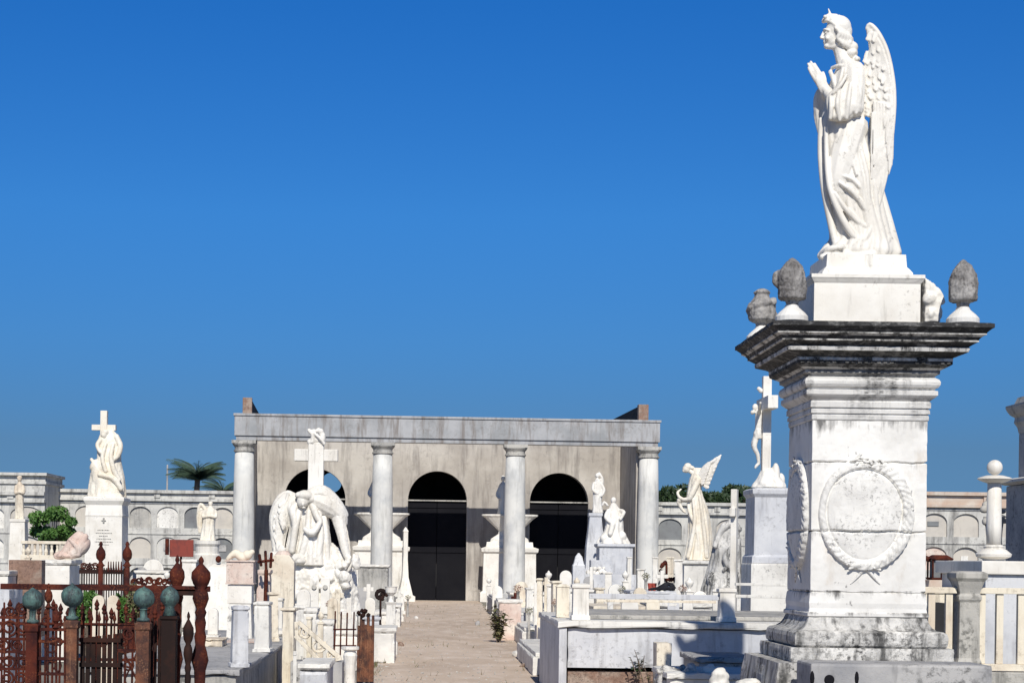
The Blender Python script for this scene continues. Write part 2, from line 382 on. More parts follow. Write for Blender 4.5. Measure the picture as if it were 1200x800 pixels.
        if rough:
            amp, sc = rough
            bm.normal_update()
            for v in bm.verts:
                d = noise.noise(v.co * sc) * .6 + noise.noise(v.co * sc * 2.7) * .4
                v.co += v.normal * (amp * d)
        for v in bm.verts: v.co -= org
        sm = smooth if smooth is not None else bool(remesh)
        for f in bm.faces: f.smooth = sm
        bm.to_mesh(me); bm.free()
        me.materials.clear(); me.materials.append(MAT[mat] if isinstance(mat, str) else mat)
        o = bpy.data.objects.new(name, me); COL.objects.link(o)
        if parent is not None: o.parent = parent; o.location = (0, 0, 0)
        else: o.location = org
        WL[o.name] = Vector(org)
        if label: o['label'] = label
        return o

def tag(o, label, cat, group=None):
    o['label'] = label; o['category'] = cat
    if group: o['group'] = group
    return o
def struct(o): o['kind'] = 'structure'; return o
def copy_thing(root, loc, label):
    c = root.copy(); COL.objects.link(c); c.location = loc; c['label'] = label; WL[c.name] = Vector(loc)
    for ch in list(root.children):
        d = ch.copy(); COL.objects.link(d); d.parent = c
        for g in list(ch.children):
            e = g.copy(); COL.objects.link(e); e.parent = d
    return c

# ================================================================== SETTING
g = B(); g.box(-1500, 1500, -60, 3000, -2, -.006); struct(g.make('ground', 'ground', base=(0, 0, 0)))
pth = B()
n = 30
for i in range(n):
    y0 = 4 + i * 2.2; y1 = y0 + 2.2
    def ed(y): return (-.76 + .06 * noise.noise(Vector((y * .5, 1, 0))), 2.05 + .06 * noise.noise(Vector((y * .5, 7, 0))))
    a, b = ed(y0), ed(y1)
    vs = [pth.bm.verts.new(p) for p in ((a[0], y0, 0), (a[1], y0, 0), (b[1], y1, 0), (b[0], y1, 0))]
    pth.face(vs)
struct(pth.make('path', 'path', base=(0, 0, 0)))

# ------------------------------------------------------------------ arch cell builder
def arch_cell(b, fr, x0, x1, z0, z1, ax0, ax1, az0, spring, d, n=14, rise=None):
    """front sheet of a wall bay with an arched opening and its reveal of depth d. fr maps (s, depth, z) to world"""
    def V(s_, dd, z): return b.bm.verts.new(fr(s_, dd, z))
    r = (ax1 - ax0) / 2; cx = (ax0 + ax1) / 2; rise = rise or r
    arc = [(cx - r * math.cos(PI * i / n), spring + rise * math.sin(PI * i / n)) for i in range(n + 1)]
    b.face([V(x0, 0, z0), V(ax0, 0, z0), V(ax0, 0, spring), V(x0, 0, spring)])
    b.face([V(ax1, 0, z0), V(x1, 0, z0), V(x1, 0, spring), V(ax1, 0, spring)])
    if az0 > z0 + 1e-4: b.face([V(ax0, 0, z0), V(ax1, 0, z0), V(ax1, 0, az0), V(ax0, 0, az0)])
    b.face([V(x0, 0, spring), V(ax0, 0, spring), V(ax0, 0, z1), V(x0, 0, z1)])
    b.face([V(ax1, 0, spring), V(x1, 0, spring), V(x1, 0, z1), V(ax1, 0, z1)])
    for i in range(n):
        (xa, za), (xb, zb) = arc[i], arc[i + 1]
        b.face([V(xa, 0, za), V(xb, 0, zb), V(xb, 0, z1), V(xa, 0, z1)])
        b.face([V(xa, 0, za), V(xa, d, za), V(xb, d, zb), V(xb, 0, zb)])
    b.face([V(ax0, 0, az0), V(ax0, d, az0), V(ax0, d, spring), V(ax0, 0, spring)])
    b.face([V(ax1, 0, az0), V(ax1, 0, spring), V(ax1, d, spring), V(ax1, d, az0)])
    b.face([V(ax0, 0, az0), V(ax1, 0, az0), V(ax1, d, az0), V(ax0, d, az0)])
    return arc
def frame(p0, p1):
    p0, p1 = Vector(p0), Vector(p1); d = (p1 - p0); L = d.length; d.normalize(); nb = Vector((-d.y, d.x, 0))  # nb = away from viewer
    if nb.y < 0: nb = -nb
    return (lambda s_, dd, z: Vector((p0.x + d.x * s_ + nb.x * dd, p0.y + d.y * s_ + nb.y * dd, z))), L
def fbox(b, fr, s0, s1, d0, d1, z0, z1):
    v = [b.bm.verts.new(fr(s_, dd, z)) for s_ in (s0, s1) for dd in (d0, d1) for z in (z0, z1)]
    for f in ((0, 1, 3, 2), (4, 6, 7, 5), (0, 4, 5, 1), (2, 3, 7, 6), (0, 2, 6, 4), (1, 5, 7, 3)): b.face([v[i] for i in f])

# ------------------------------------------------------------------ portico
Y0 = 65.6; TT = .05
pc1 = Vector((X_(285, Y0), Y0, 0))
dirv = Vector((1, TT, 0)).normalized()
Wd = (X_(759, Y0 + .7) - pc1.x)
Lp = Wd / dirv.x
fr, _ = frame(pc1, pc1 + dirv)
port = thing('portico', 'long roofless grey portico of four round columns and a beam before three dark arches', 'building', pc1)
zb0, zb1 = 5.86, 6.74
beam = B(); fbox(beam, fr, -.36, Lp + .36, -.30, .22, zb0 + .16, zb1); fbox(beam, fr, -.30, Lp + .30, -.24, .18, zb0, zb0 + .155)
fbox(beam, fr, -.40, Lp + .40, -.34, .24, zb1 + .003, zb1 + .09)
beam.make('beam', 'beam', port, bevel=.015)
cs = [0, (446 - 285) / 474 * Lp, (601.5 - 285) / 474 * Lp, Lp]
for s_ in cs:
    p = fr(s_, -.02, 0); cb = B()
    cb.lathe(p.x, p.y, [(.44, .25), (.46, .3), (.44, .36), (.405, .42), (.40, 1.6), (.395, 3), (.375, 4.4), (.345, 5.42)], 28)
    colo = cb.make('column', 'column', port, smooth=True)
    k = B(); k.lathe(p.x, p.y, [(.35, 5.424), (.39, 5.45), (.39, 5.5), (.35, 5.52), (.35, 5.60), (.43, 5.70), (.44, 5.74)], 28)
    k.box(p.x - .44, p.x + .44, p.y - .3, p.y + .3, 5.742, 5.857); k.make('capital', 'concrete', colo)
    k = B(); k.box(p.x - .5, p.x + .5, p.y - .36, p.y + .5, 0, .247); k.make('plinth', 'concrete', colo, bevel=.01)
# side walls and back wall
GB = 4.05
sw = B(); fbox(sw, fr, -.13, .26, .26, 8.4, 0, 6.85); sw.make('side_wall', 'plaster', port)
sw = B(); fbox(sw, fr, Lp - .42, Lp - .05, .26, 8.4, 0, 6.85); sw.make('side_wall', 'plaster', port)
for a, b_ in ((-.08, .26), (Lp - .42, Lp - .05)):
    k = B(); fbox(k, fr, a, b_, -.15, .18, zb1 + .095, 7.42); k.make('brick_pier', 'brick', port, bevel=.02)
    k = B(); fbox(k, fr, a + .02, b_ - .02, .19, 8.4, 6.853, 7.36); k.make('parapet', 'dark', port, bevel=.02)
bw = B()
PXB = lambda px: ((X_(px, Y0 + GB + .4, 600) - pc1.x) / dirv.x)
bounds = [PXB(303), PXB(447), PXB(590), PXB(736)]
arches = [(PXB(340), PXB(411)), (PXB(484), PXB(553)), (PXB(627), PXB(696))]
fr_b = lambda s_, dd, z: fr(s_, dd + GB, z)
Rr = (arches[1][1] - arches[1][0]) / 2
spr = Z_(586, Y0 + GB, 518)
for (a0, a1), x0, x1 in zip(arches, bounds, bounds[1:]):
    arch_cell(bw, fr_b, x0, x1, 0, 6.45, a0, a1, 0, spr, .45, 24)
fbox(bw, fr_b, .262, Lp - .422, .0, .45, 6.453, 6.5)
bw.make('back_wall', 'plaster', port)
for a0, a1 in arches:
    t = B(); fbox(t, fr_b, a0, a1, .12, .17, spr - .02, spr + .03); t.make('tie_bar', 'concrete', port)
    t = B(); fbox(t, fr_b, a0 - .08, a0 - .002, -.03, .0, 0, spr); t.make('arch_trim', 'plaster', port); t = B(); fbox(t, fr_b, a1 + .002, a1 + .08, -.03, .0, 0, spr); t.make('arch_trim', 'plaster', port)
for a0, a1 in arches:
    t = B(); m_ = (a0 + a1) / 2
    for u0, u1 in ((a0 + .004, m_ - .012), (m_ + .012, a1 - .004)):
        fbox(t, fr_b, u0, u1, .24, .30, .02, spr - .06); 
        for z_a, z_b in ((.02, .25), (spr * .48, spr * .54), (spr - .28, spr - .06)): fbox(t, fr_b, u0 + .002, u1 - .002, .205, .238, z_a + .002, z_b - .002)
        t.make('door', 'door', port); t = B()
# closed vault rooms behind the arches (ceiling, rear wall with oculus)
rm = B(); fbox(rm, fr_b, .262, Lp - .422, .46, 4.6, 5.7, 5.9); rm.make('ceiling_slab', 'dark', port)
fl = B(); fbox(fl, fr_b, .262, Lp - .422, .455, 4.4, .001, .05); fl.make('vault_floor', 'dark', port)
rw = B()
cx_oc = PXB(385) + .3
# rear wall with a round hole
def rear(b):
    zc = 4.72; R = .42; x0, x1, z0, z1 = .262, Lp - .422, 0.05, 5.7
    N = 32; D = 4.3
    V = lambda s_, dd, z: b.bm.verts.new(fr_b(s_, dd, z))
    S_ = 1.0
    for (a, c, e, f_) in ((x0, cx_oc - S_, z0, z1), (cx_oc + S_, x1, z0, z1), (cx_oc - S_, cx_oc + S_, z0, zc - S_), (cx_oc - S_, cx_oc + S_, min(zc + S_, z1 - .001), z1)):
        b.face([V(a, D, e), V(c, D, e), V(c, D, f_), V(a, D, f_)])
    for i in range(N):
        a0, a1 = 2 * PI * i / N, 2 * PI * (i + 1) / N
        def sqp(a):
            k = S_ / max(abs(math.cos(a)), abs(math.sin(a))); return cx_oc + math.cos(a) * k, min(zc + math.sin(a) * k, z1)
        (xa, za), (xb, zb) = sqp(a0), sqp(a1)
        b.face([V(cx_oc + R * math.cos(a0), D, zc + R * math.sin(a0)), V(cx_oc + R * math.cos(a1), D, zc + R * math.sin(a1)), V(xb, D, zb), V(xa, D, za)])
        b.face([V(cx_oc + R * math.cos(a0), D, zc + R * math.sin(a0)), V(cx_oc + R * math.cos(a1), D, zc + R * math.sin(a1)), V(cx_oc + R * math.cos(a1), D + .3, zc + R * math.sin(a1)), V(cx_oc + R * math.cos(a0), D + .3, zc + R * math.sin(a0))])
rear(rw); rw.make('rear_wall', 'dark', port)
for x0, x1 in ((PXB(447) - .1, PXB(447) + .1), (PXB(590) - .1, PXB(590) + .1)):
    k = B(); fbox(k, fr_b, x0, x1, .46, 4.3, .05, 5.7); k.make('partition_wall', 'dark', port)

# urn monuments against the portico's back wall, behind its middle columns
def urn_monument(px, label):
    Y = Y0 + GB - .85; x = X_(px, Y); t = thing('urn_monument', label, 'monument', (x, Y, 0), 'urn monuments inside the portico')
    b = B(); b.prof(x, Y, [(1.12, 0), (1.12, .35), (1.02, .42), (1.0, 1.85), (1.08, 1.92), (1.1, 2.05), (.9, 2.12), (.88, 2.3)], 0, -.62); b.make('pedestal', 'statue', t, bevel=.01)
    b = B(); b.lathe(x, Y, [(.75, 2.303), (.72, 2.42), (.45, 2.6), (.42, 2.72), (.5, 2.8), (.95, 3.22), (1.08, 3.3), (1.08, 3.36)], 24, 1, .4); b.make('urn', 'statue', t)
    b = B(); b.loft([((x - .28, Y, 3.363), .2, .18), ((x - .28, Y, 3.7), .16, .15), ((x - .3, Y, 4.1), .15, .13), ((x - .28, Y, 4.45), .16, .12), ((x - .28, Y, 4.6), .06, .06)], 30, .2, 3, steps=5)
    b.ell((x - .28, Y - .02, 4.74), (.09, .1, .13), sub=2); b.tube([(x - .4, Y, 4.4), (x - .52, Y - .1, 4.1), (x - .42, Y - .2, 3.95)], [.06, .05, .04], 8)
    b.make('statuette', 'statue', t, remesh=.03, relax=1)
    b = B()
    for i in range(5): b.box(x - .55, x - .15 + .1 * (i % 2), Y - .52 + .11, Y - .39, 1.5 - i * .14, 1.54 - i * .14)
    return t
urn_monument(447, 'white urn monument with statuette behind the second column, left of the middle arch')
urn_monument(597, 'white urn monument with statuette behind the third column, right of the middle arch')
# narrow white cone monument left of the middle door
def spire(px, Y, label):
    x = X_(px, Y); b = B(); b.prof(x, Y, [(.34, 0), (.34, .2), (.26, .25), (.12, .9), (.085, 1.6), (.085, 2.6), (.1, 2.65), (.02, 2.8)], rz=.2)
    tag(b.make('slim_marker', 'statue', base=(x, Y, 0), bevel=.01), label, 'marker')
spire(475, 67.5, 'slim white spire marker beside the left jamb of the middle arch')

# ------------------------------------------------------------------ niche walls
def niche_wall(name, label, p0, p1, H, pitch, rows, coping='niche', off=0.0, dark=(), endblock=False, row_h=1.12, z_base=.25, amp=.0):
    f_, L = frame(p0, p1); t = thing(name, label, 'wall', tuple(Vector(p0)))
    n = int(L / pitch); pit = L / n; b = B()
    ztop = z_base + rows * row_h
    for r in range(rows):
        z0 = z_base + r * row_h; z1 = z0 + row_h
        for i in range(n):
            x0, x1 = i * pit, (i + 1) * pit
            arch_cell(b, f_, x0, x1, z0, z1, x0 + .11, x1 - .11, z0 + .14, z0 + .62, .16, 12, .30)
    fbox(b, f_, 0, L, -.06, .5, 0, z_base - .002)
    fbox(b, f_, 0, L, .22, .5, z_base, ztop)
    for k_ in range(rows): fbox(b, f_, 0, L, -.035, -.002, z_base + k_ * row_h + 1.02, z_base + k_ * row_h + 1.07)
    b.make('wall', 'niche', t)
    c = B(); fbox(c, f_, -.02, L, -.14, .52, ztop + .002, ztop + .10); fbox(c, f_, -.02, L, -.06, .5, ztop + .102, H - .12); fbox(c, f_, -.02, L, -.18, .54, H - .118, H)
    c.make('coping', coping, t)
    m = int(n / 2)
    for i in range(m + 1):
        s0 = min(i * 2 * pit, L - .24); c = B(); fbox(c, f_, s0 + .01, s0 + .23, -.12, -.062, ztop + .13, H - .12); c.make('coping_block', coping, t)
    for r in range(rows):
        for i in range(n):
            if r == 0 and rows > 2: continue
            z0 = z_base + r * row_h; x0 = i * pit + .11; x1 = (i + 1) * pit - .11
            pts = [(x0, z0 + .14), (x1, z0 + .14), (x1, z0 + .62)] + [((x0 + x1) / 2 + (x1 - x0) / 2 * math.cos(PI * k / 10), z0 + .62 + .30 * math.sin(PI * k / 10)) for k in range(1, 10)] + [(x0, z0 + .62)]
            dp = .045 + .05 * rnd.random(); s = B(); vs = [s.bm.verts.new(f_(px_, dp, pz_)) for px_, pz_ in pts]; s.face(vs)
            vs2 = [s.bm.verts.new(f_(px_, .2, pz_)) for px_, pz_ in pts]; s.face(list(reversed(vs2)))
            for q in range(len(pts)): s.face([vs[q], vs[(q + 1) % len(pts)], vs2[(q + 1) % len(pts)], vs2[q]])
            key = (r, i); q_ = rnd.random(); mt = 'darkslab' if key in dark else ('slab' if q_ < .5 else 'concrete' if q_ < .68 else 'marble' if q_ < .84 else 'niche' if q_ < .93 else 'pinkish')
            sl_ = s.make('niche_slab', mt, t)
            if rnd.random() < .45:
                pq = B(); u_ = (x0 + x1) / 2 + rnd.uniform(-.05, .05); hw_ = rnd.uniform(.10, .2); zq_ = z0 + rnd.uniform(.38, .52); fbox(pq, f_, u_ - hw_, u_ + hw_, dp - .03, dp - .004, zq_, zq_ + rnd.uniform(.14, .26))
                pq.make('plaque', rnd.choice(('marble', 'grey', 'bluegrey', 'darkslab')), sl_)
    return t
YL = 66.0
pr = at(276, 640, YL); pl = at(52, 640, YL)
niche_wall('niche_wall', 'weathered grey burial niche wall between the tall block and the portico', (pl.x, YL, 0), (pr.x, YL, 0), 4.02, .9, 3, dark=((2, 5), (1, 6), (2, 7)))
pl2 = at(-80, 640, 63.5); pr2 = at(52, 640, 63.5)
t = niche_wall('niche_wall', 'higher grey burial niche block at the far left edge with stepped coping', (pl2.x, 63.5, 0), (pr2.x, 63.5, 0), 3.8, 1.0, 3, row_h=1.06)
b = B(); b.box(pl2.x, pr2.x, 63.45, 66.5, 3.803, 4.08); b.box(pl2.x, pr2.x + .06, 63.38, 66.6, 4.082, 4.18); b.box(pl2.x, pr2.x, 63.5, 66.5, 4.182, 4.38); b.box(pl2.x, pr2.x + .08, 63.34, 66.6, 4.382, 4.48)
b.make('upper_wall', 'niche', t)
b = B(); b.box(pr2.x - .3, pr2.x - .002, 64.02, 66.4, 0, 3.8); b.make('return_wall', 'niche', t)
pa = at(768, 640, 67); pb = at(1006, 640, 67)
niche_wall('niche_wall', 'grey burial niche wall between the portico and the big monument', (pa.x, 67, 0), (pb.x, 67, 0), 3.85, .95, 3, 'niche', row_h=1.08, z_base=.15, dark=((1, 1), (2, 3), (2, 0)))
pa = at(1002, 640, 60); pb = at(1225, 640, 60)
niche_wall('niche_wall', 'taller burial niche wall with terracotta coping right of the big monument', (pa.x, 60, 0), (pb.x, 60, 0), 4.08, .96, 3, 'terracotta', row_h=1.12, z_base=.2, dark=((1, 5),))

# ------------------------------------------------------------------ trees
def leaves(b, c, r, n, size, seed, hole=.3):
    R = random.Random(seed)
    for i in range(n):
        while True:
            p = Vector((R.uniform(-1, 1), R.uniform(-1, 1), R.uniform(-1, 1)))
            if p.length < 1 and p.length > .35: break
        q = Vector((p.x * r[0], p.y * r[1], p.z * r[2]))
        if noise.noise(q * (2.2 / max(r)) * 1.6 + Vector((seed, 0, 0))) < -hole + .25 * (p.length - .5): continue
        q += Vector(c); s_ = size * R.uniform(.6, 1.4)
        M = Euler((R.uniform(0, 6.3), R.uniform(0, 6.3), R.uniform(0, 6.3))).to_matrix()
        v = [b.bm.verts.new(q + M @ Vector(k)) for k in ((-s_, 0, 0), (0, -s_ * .45, s_ * .12), (s_, 0, 0), (0, s_ * .45, s_ * .12))]
        b.face(v)
def leafy(name, label, cat, x, Y, z0, r, nclump, size, mat, seed, trunk_h, group=None, n_leaf=260, tr=.12):
    t = thing(name, label, cat, (x, Y, z0), group); R = random.Random(seed)
    cz = z0 + trunk_h + r[2]; cr_ = B()
    tk = B(); tk.tube([(x, Y, z0), (x + .1 * r[0], Y, z0 + trunk_h), (x, Y, cz)], [tr, tr * .7, tr * .3], 8)
    for i in range(nclump):
        a = R.uniform(0, 2 * PI); e = R.uniform(-.7, 1); rad = R.uniform(.35, 1.02)
        c = Vector((x + math.cos(a) * r[0] * rad * math.sqrt(1 - min(e * e, .9)), Y + math.sin(a) * r[1] * rad, cz + e * r[2] * .75))
        k = R.uniform(.2, .48); leaves(cr_, c, (r[0] * k, r[1] * k, r[2] * k * .85), n_leaf, size, seed + i)
        tk.tube([(x, Y, z0 + trunk_h * .8), (Vector((x, Y, cz)) + c) / 2 - Vector((0, 0, r[2] * .15)), tuple(c)], [tr * .45, tr * .25, tr * .1], 6, 3)
    tk.make('trunk', 'bark', t, smooth=True); cr_.make('crown', mat, t)
    return t
def palm(px, ytop, Y, label, s=1.0, seed=1, nf=18, group=None):
    c = at(px, ytop, Y); x = c.x; zt = c.z - 1.75 * s; R = random.Random(seed)
    t = thing('palm_tree', label, 'palm', (x, Y, 0), group)
    b = B(); b.tube([(x - .3, Y, 0), (x - .15, Y, zt * .5), (x, Y, zt)], [.26 * s, .2 * s, .17 * s], 12); b.make('trunk', 'bark', t, smooth=True)
    b = B()
    for i in range(nf):
        a = 2 * PI * i / nf + R.uniform(-.15, .15); up = R.uniform(.3, 1.5); L = R.uniform(1.3, 2.3) * s
        d = Vector((math.cos(a), math.sin(a), 0)); N = 14; pts = []
        for k in range(N + 1):
            q = k / N; pts.append(Vector((x, Y, zt)) + d * (L * q * math.cos(up * (1 - q * .6))) + Vector((0, 0, L * (math.sin(up) * q - .42 * q * q))))
        b.tube([tuple(p) for p in pts[::2]], [.04 * s, .035 * s, .03 * s, .025 * s, .02 * s, .015 * s, .01 * s, .008 * s][:len(pts[::2])], 5, 1)
        sd = Vector((-d.y, d.x, 0))
        for k in range(1, N + 1):
            for j in (0, .5):
                q = (k - j) / N; p = pts[k - 1].lerp(pts[k], 1 - j); ll = .6 * s * math.sin(PI * min(1, .15 + q * .8)) + .12
                for sg in (-1, 1):
                    tip = p + sd * (sg * ll * .75) + Vector((0, 0, -ll * .5)) + d * (ll * .35); w_ = d * .030 * s
                    b.face([b.bm.verts.new(p - w_), b.bm.verts.new(p + w_), b.bm.verts.new(tip)])
    b.make('crown', 'palm', t)
palm(232, 527, 95, 'grey green palm tree above the niche wall left of the portico', .84, 3, 44)
palm(262, 548, 104, 'low palm just left of the portico, partly hidden by the wall', .8, 8, 14)
for i, (px, py, Y, r, lab) in enumerate(((192, 574, 98, 1.1, 'small dark tree top left of the palm above the niche wall'),
        (782, 566, 92, 1.4, 'dark green tree top right of the portico, nearest to it'), (812, 569, 95, 1.5, 'dark green tree top behind the leaning angel'),
        (842, 566, 90, 1.3, 'dark green tree top between the leaning angel and the crucifix'), (872, 569, 94, 1.4, 'dark green tree top just left of the crucifix'),
        (905, 570, 91, 1.3, 'dark green tree top behind the crucifix pedestal'))):
    c = at(px, py, Y); leafy('tree', lab, 'tree', c.x, Y, 0, (r * 1.1, r, r * .95), 9, .17, 'leafdark', 20 + i, c.z - 2 * r * .95, 'trees beyond the right niche wall' if i else None, 330)
c = at(63, 593, 48); leafy('bush', 'round bright green bush in front of the left niche wall', 'bush', c.x, 48, 0, (.62, .55, .55), 12, .07, 'leaf', 5, c.z - 1.12, None, 420, .04)
b = B(); tag(b.tube([(X_(195, 110), 110, 0), (X_(195, 110), 110, Z_(545, 110, 195))], [.09, .05], 8).make('pole', 'grey', base=(X_(195, 110), 110, 0)), 'thin distant pole rising left of the palm tree', 'pole')

# ================================================================== MAIN MONUMENT
MX, MY = 3.45, 14.45
mon = thing('monument', 'tall weathered white marble pedestal with wide blackened cornice carrying the angel', 'monument', (MX, MY, 0))
N_ = 46
b = B(); b.prof(MX, MY, [(.80, 0), (.80, .3), (.79, .5), (.775, .66), (.77, .72), (.755, .80), (.75, .846)], n=N_, jit=.012, seed=1)
b.make('base_block', 'old', mon)
b = B(); b.prof(MX, MY, [(.63, .848), (.635, .87), (.635, .90), (.635, .93), (.63, .958)], n=N_, jit=.014, seed=2); b.make('base_step', 'old', mon)
b = B(); b.prof(MX, MY, [(.575, .96), (.592, .975), (.60, 1.0), (.60, 1.04), (.592, 1.07), (.57, 1.085), (.53, 1.092), (.50, 1.115), (.478, 1.15), (.465, 1.185), (.462, 1.19)], n=N_, jit=.012, seed=3)
b.make('base_moulding', 'old', mon)
gro = lambda z: [(.45, z + .013), (.444, z + .006), (.425, z), (.444, z - .006), (.45, z - .013)]
pts = [(.462, 1.192), (.474, 1.20), (.474, 1.222), (.462, 1.232), (.458, 1.26), (.462, 1.30), (.455, 1.36), (.452, 1.378), (.44, 1.385), (.45, 1.392)]
z = 1.43
grooves = [1.86, 2.40]
while z < 2.72:
    if any(abs(z - q) < .035 for q in grooves):
        q = [q for q in grooves if abs(z - q) < .035][0]; pts += list(reversed(gro(q))); z = q + .045; grooves.remove(q)
    else: pts.append((.45, z)); z += .03
pts += [(.45, 2.725)]
b = B(); b.prof(MX, MY, pts, n=N_ * 2, jit=.004, seed=4)
for v in b.bm.verts:
    if 1.39 < v.co.z < 2.70: v.co.z += .010 * noise.noise(Vector((v.co.x * 7, v.co.y * 7, 3))) + .004 * noise.noise(Vector((v.co.x * 31, v.co.y * 31, 5)))
b.make('shaft', 'shaft', mon, smooth=False)
b = B(); b.prof(MX, MY, [(.452, 2.727), (.458, 2.735), (.458, 2.765), (.452, 2.772), (.452, 2.778), (.465, 2.782), (.465, 2.81), (.456, 2.818), (.456, 2.824), (.472, 2.828), (.472, 2.868), (.462, 2.88),
    (.475, 2.892), (.498, 2.91), (.512, 2.925), (.512, 2.958), (.49, 2.965), (.495, 2.975), (.515, 2.985), (.527, 3.005), (.529, 3.025), (.52, 3.045), (.50, 3.06), (.49, 3.068)], n=N_, jit=.005, seed=5)
b.make('necking', 'cornice', mon)
cp = [(.49, 3.07), (.51, 3.085), (.525, 3.09), (.525, 3.115), (.54, 3.125), (.57, 3.14), (.595, 3.155), (.60, 3.185), (.60, 3.21), (.625, 3.222), (.665, 3.235), (.70, 3.245), (.705, 3.272), (.695, 3.28),
      (.715, 3.295), (.74, 3.31), (.755, 3.315), (.755, 3.33), (.765, 3.345), (.785, 3.36), (.80, 3.365), (.80, 3.38), (.815, 3.395), (.835, 3.41), (.845, 3.415), (.845, 3.443), (.82, 3.452)]
b = B(); b.prof(MX, MY, cp, n=N_ + 14, jit=.009, seed=6)
# dentils under the cornice
nd = 24
for i in range(nd):
    u = -.565 + 1.13 * i / (nd - 1)
    for (dx, dy) in ((u, -.587), (u, .587), (-.587, u), (.587, u)):
        if rnd.random() < .2: continue
        b.box(MX + dx - .014, MX + dx + .014, MY + dy - .02, MY + dy + .02, 3.158, 3.188)
b.make('cornice', 'cornice', mon)
# low, worn wreath medallions on front and left faces
def joint_wave(x, y): return .010 * noise.noise(Vector((x * 7, y * 7, 3))) + .004 * noise.noise(Vector((x * 31, y * 31, 5)))
def medallion(face):
    if face == 'front': fm = lambda u, d, z: Vector((MX - .022 + u, MY - .45 - d, z))
    else: fm = lambda u, d, z: Vector((MX - .45 - d, MY - u, z))
    cz = Z_(602, 14.0, 1018); a, c = .375, .447; NR, NT = 56, 220
    def height(r, th, u, z):
        up = math.sin(th); rt = math.cos(th)
        lx = noise.noise(Vector((u * 24, 2, z * 24))); lf = abs(math.sin(th * 21 + r * 22 + 2.5 * noise.noise(Vector((u * 6, 9, z * 6)))))
        dens = min(1, .30 + .55 * max(0, rt) + .65 * max(0, -up - .25) + .3 * max(0, up - .75))
        rin = .80 - .05 * rt + .015 * math.sin(3 * th)
        if r < rin - .03:
            h = .030 + .022 * math.sqrt(max(0, 1 - (r / rin) ** 2)) + .003 * noise.noise(Vector((u * 9, 1, z * 9)))
            h -= .020 * max(0, -up - .55) * (r / rin) ** 3
            return h
        if r < rin + .012: return .030 - (.026 if up > -.35 else .010) * (1 if rt > -.8 else .5) * (1 - abs(r - rin + .01) / .04)
        e = (r - rin) / (1 - rin); prof_ = math.sin(PI * min(1, e * .55 + .28)) ** .6
        h = (.030 + .018 * dens) * prof_ + dens * (.016 * (lf - .5) + .012 * lx)
        if r > .985: h = -.004
        return max(h, -.004)
    d = B(); rings = []
    for k in range(NR + 1):
        r = .02 + .98 * k / NR; ring = []
        for i in range(NT):
            th = 2 * PI * i / NT; wob = 1 + (.012 * noise.noise(Vector((math.cos(th) * 4, math.sin(th) * 4, 0))) if r > .9 else 0)
            u, zz_ = a * r * wob * math.cos(th), cz + c * r * wob * math.sin(th); h = height(r, th, u, zz_)
            for gz in (1.86, 2.40):
                g_ = abs(zz_ - gz - (joint_wave(MX + u, MY - .45) if face == 'front' else joint_wave(MX - .45, MY - u)))
                if g_ < .008: h = min(h, .004 + g_ * 1.5)
            ring.append(d.bm.verts.new(fm(u, h, zz_)))
        rings.append(ring)
    d.face(rings[0])
    for p, q in zip(rings, rings[1:]):
        for i in range(NT): d.face([p[i], q[i], q[(i + 1) % NT], p[(i + 1) % NT]])
    w_ = d
    for sg in (-1, 1): w_.tube([tuple(fm(.02 * sg, .008, cz - c + .01)), tuple(fm(sg * .065, .010, cz - c - .045)), tuple(fm(sg * .115, .002, cz - c - .10))], [.016, .010, .004], 8)
    R = random.Random(3); nrm = (0, -1, 0) if face == 'front' else (-1, 0, 0)
    for i in range(46):
        th = R.choice((R.uniform(-.7, 1.2), R.uniform(-2.4, -.9), R.uniform(1.2, 2.0))); rr = R.uniform(.84, .99)
        p = fm(a * rr * math.cos(th), .022, cz + c * rr * math.sin(th)); td = th + PI / 2 * (1 if math.cos(th) > 0 else -1) + R.uniform(-.6, .6); L = R.uniform(.04, .075)
        w_.feather(p, fm(a * rr * math.cos(th) + L * math.cos(td), .040 + R.uniform(-.006, .006), cz + c * rr * math.sin(th) + L * math.sin(td)), .011, .008, nrm)
    d.make('medallion', 'wreath', mon, smooth=True)
medallion('front'); medallion('left')
# upper plinth under the angel
b = B(); b.prof(MX - .03, MY, [(.425, 3.455), (.425, 3.50), (.418, 3.505), (.418, 3.80), (.425, 3.81), (.44, 3.835), (.445, 3.84), (.445, 3.868)], ex=0, ey=.02, n=24, jit=.004, seed=9)
pl_ = b.make('statue_plinth', 'statue', mon)
b = B(); b.prof(MX - .01, MY, [(.36, 3.87), (.355, 3.90), (.335, 3.93), (.318, 3.95), (.312, 4.05)], n=20, jit=.004, seed=10); b.make('statue_base', 'statue', mon)
b = B()  # scroll bracket broken off at the plinth's right end
b.poly([at(px, py, MY - .12) for px, py in ((1073, 331), (1083, 338), (1091, 346), (1096, 354), (1097, 360), (1091, 363), (1094, 369), (1091, 382), (1073, 382))], (0, .55, 0))
b.ell(at(1088, 350, MY - .38), (.05, .06, .06), sub=2); b.ell(at(1090, 368, MY - .36), (.04, .06, .05), sub=2)
b.make('broken_scroll', 'statue', mon, remesh=.012, relax=1, rough=(.014, 18))

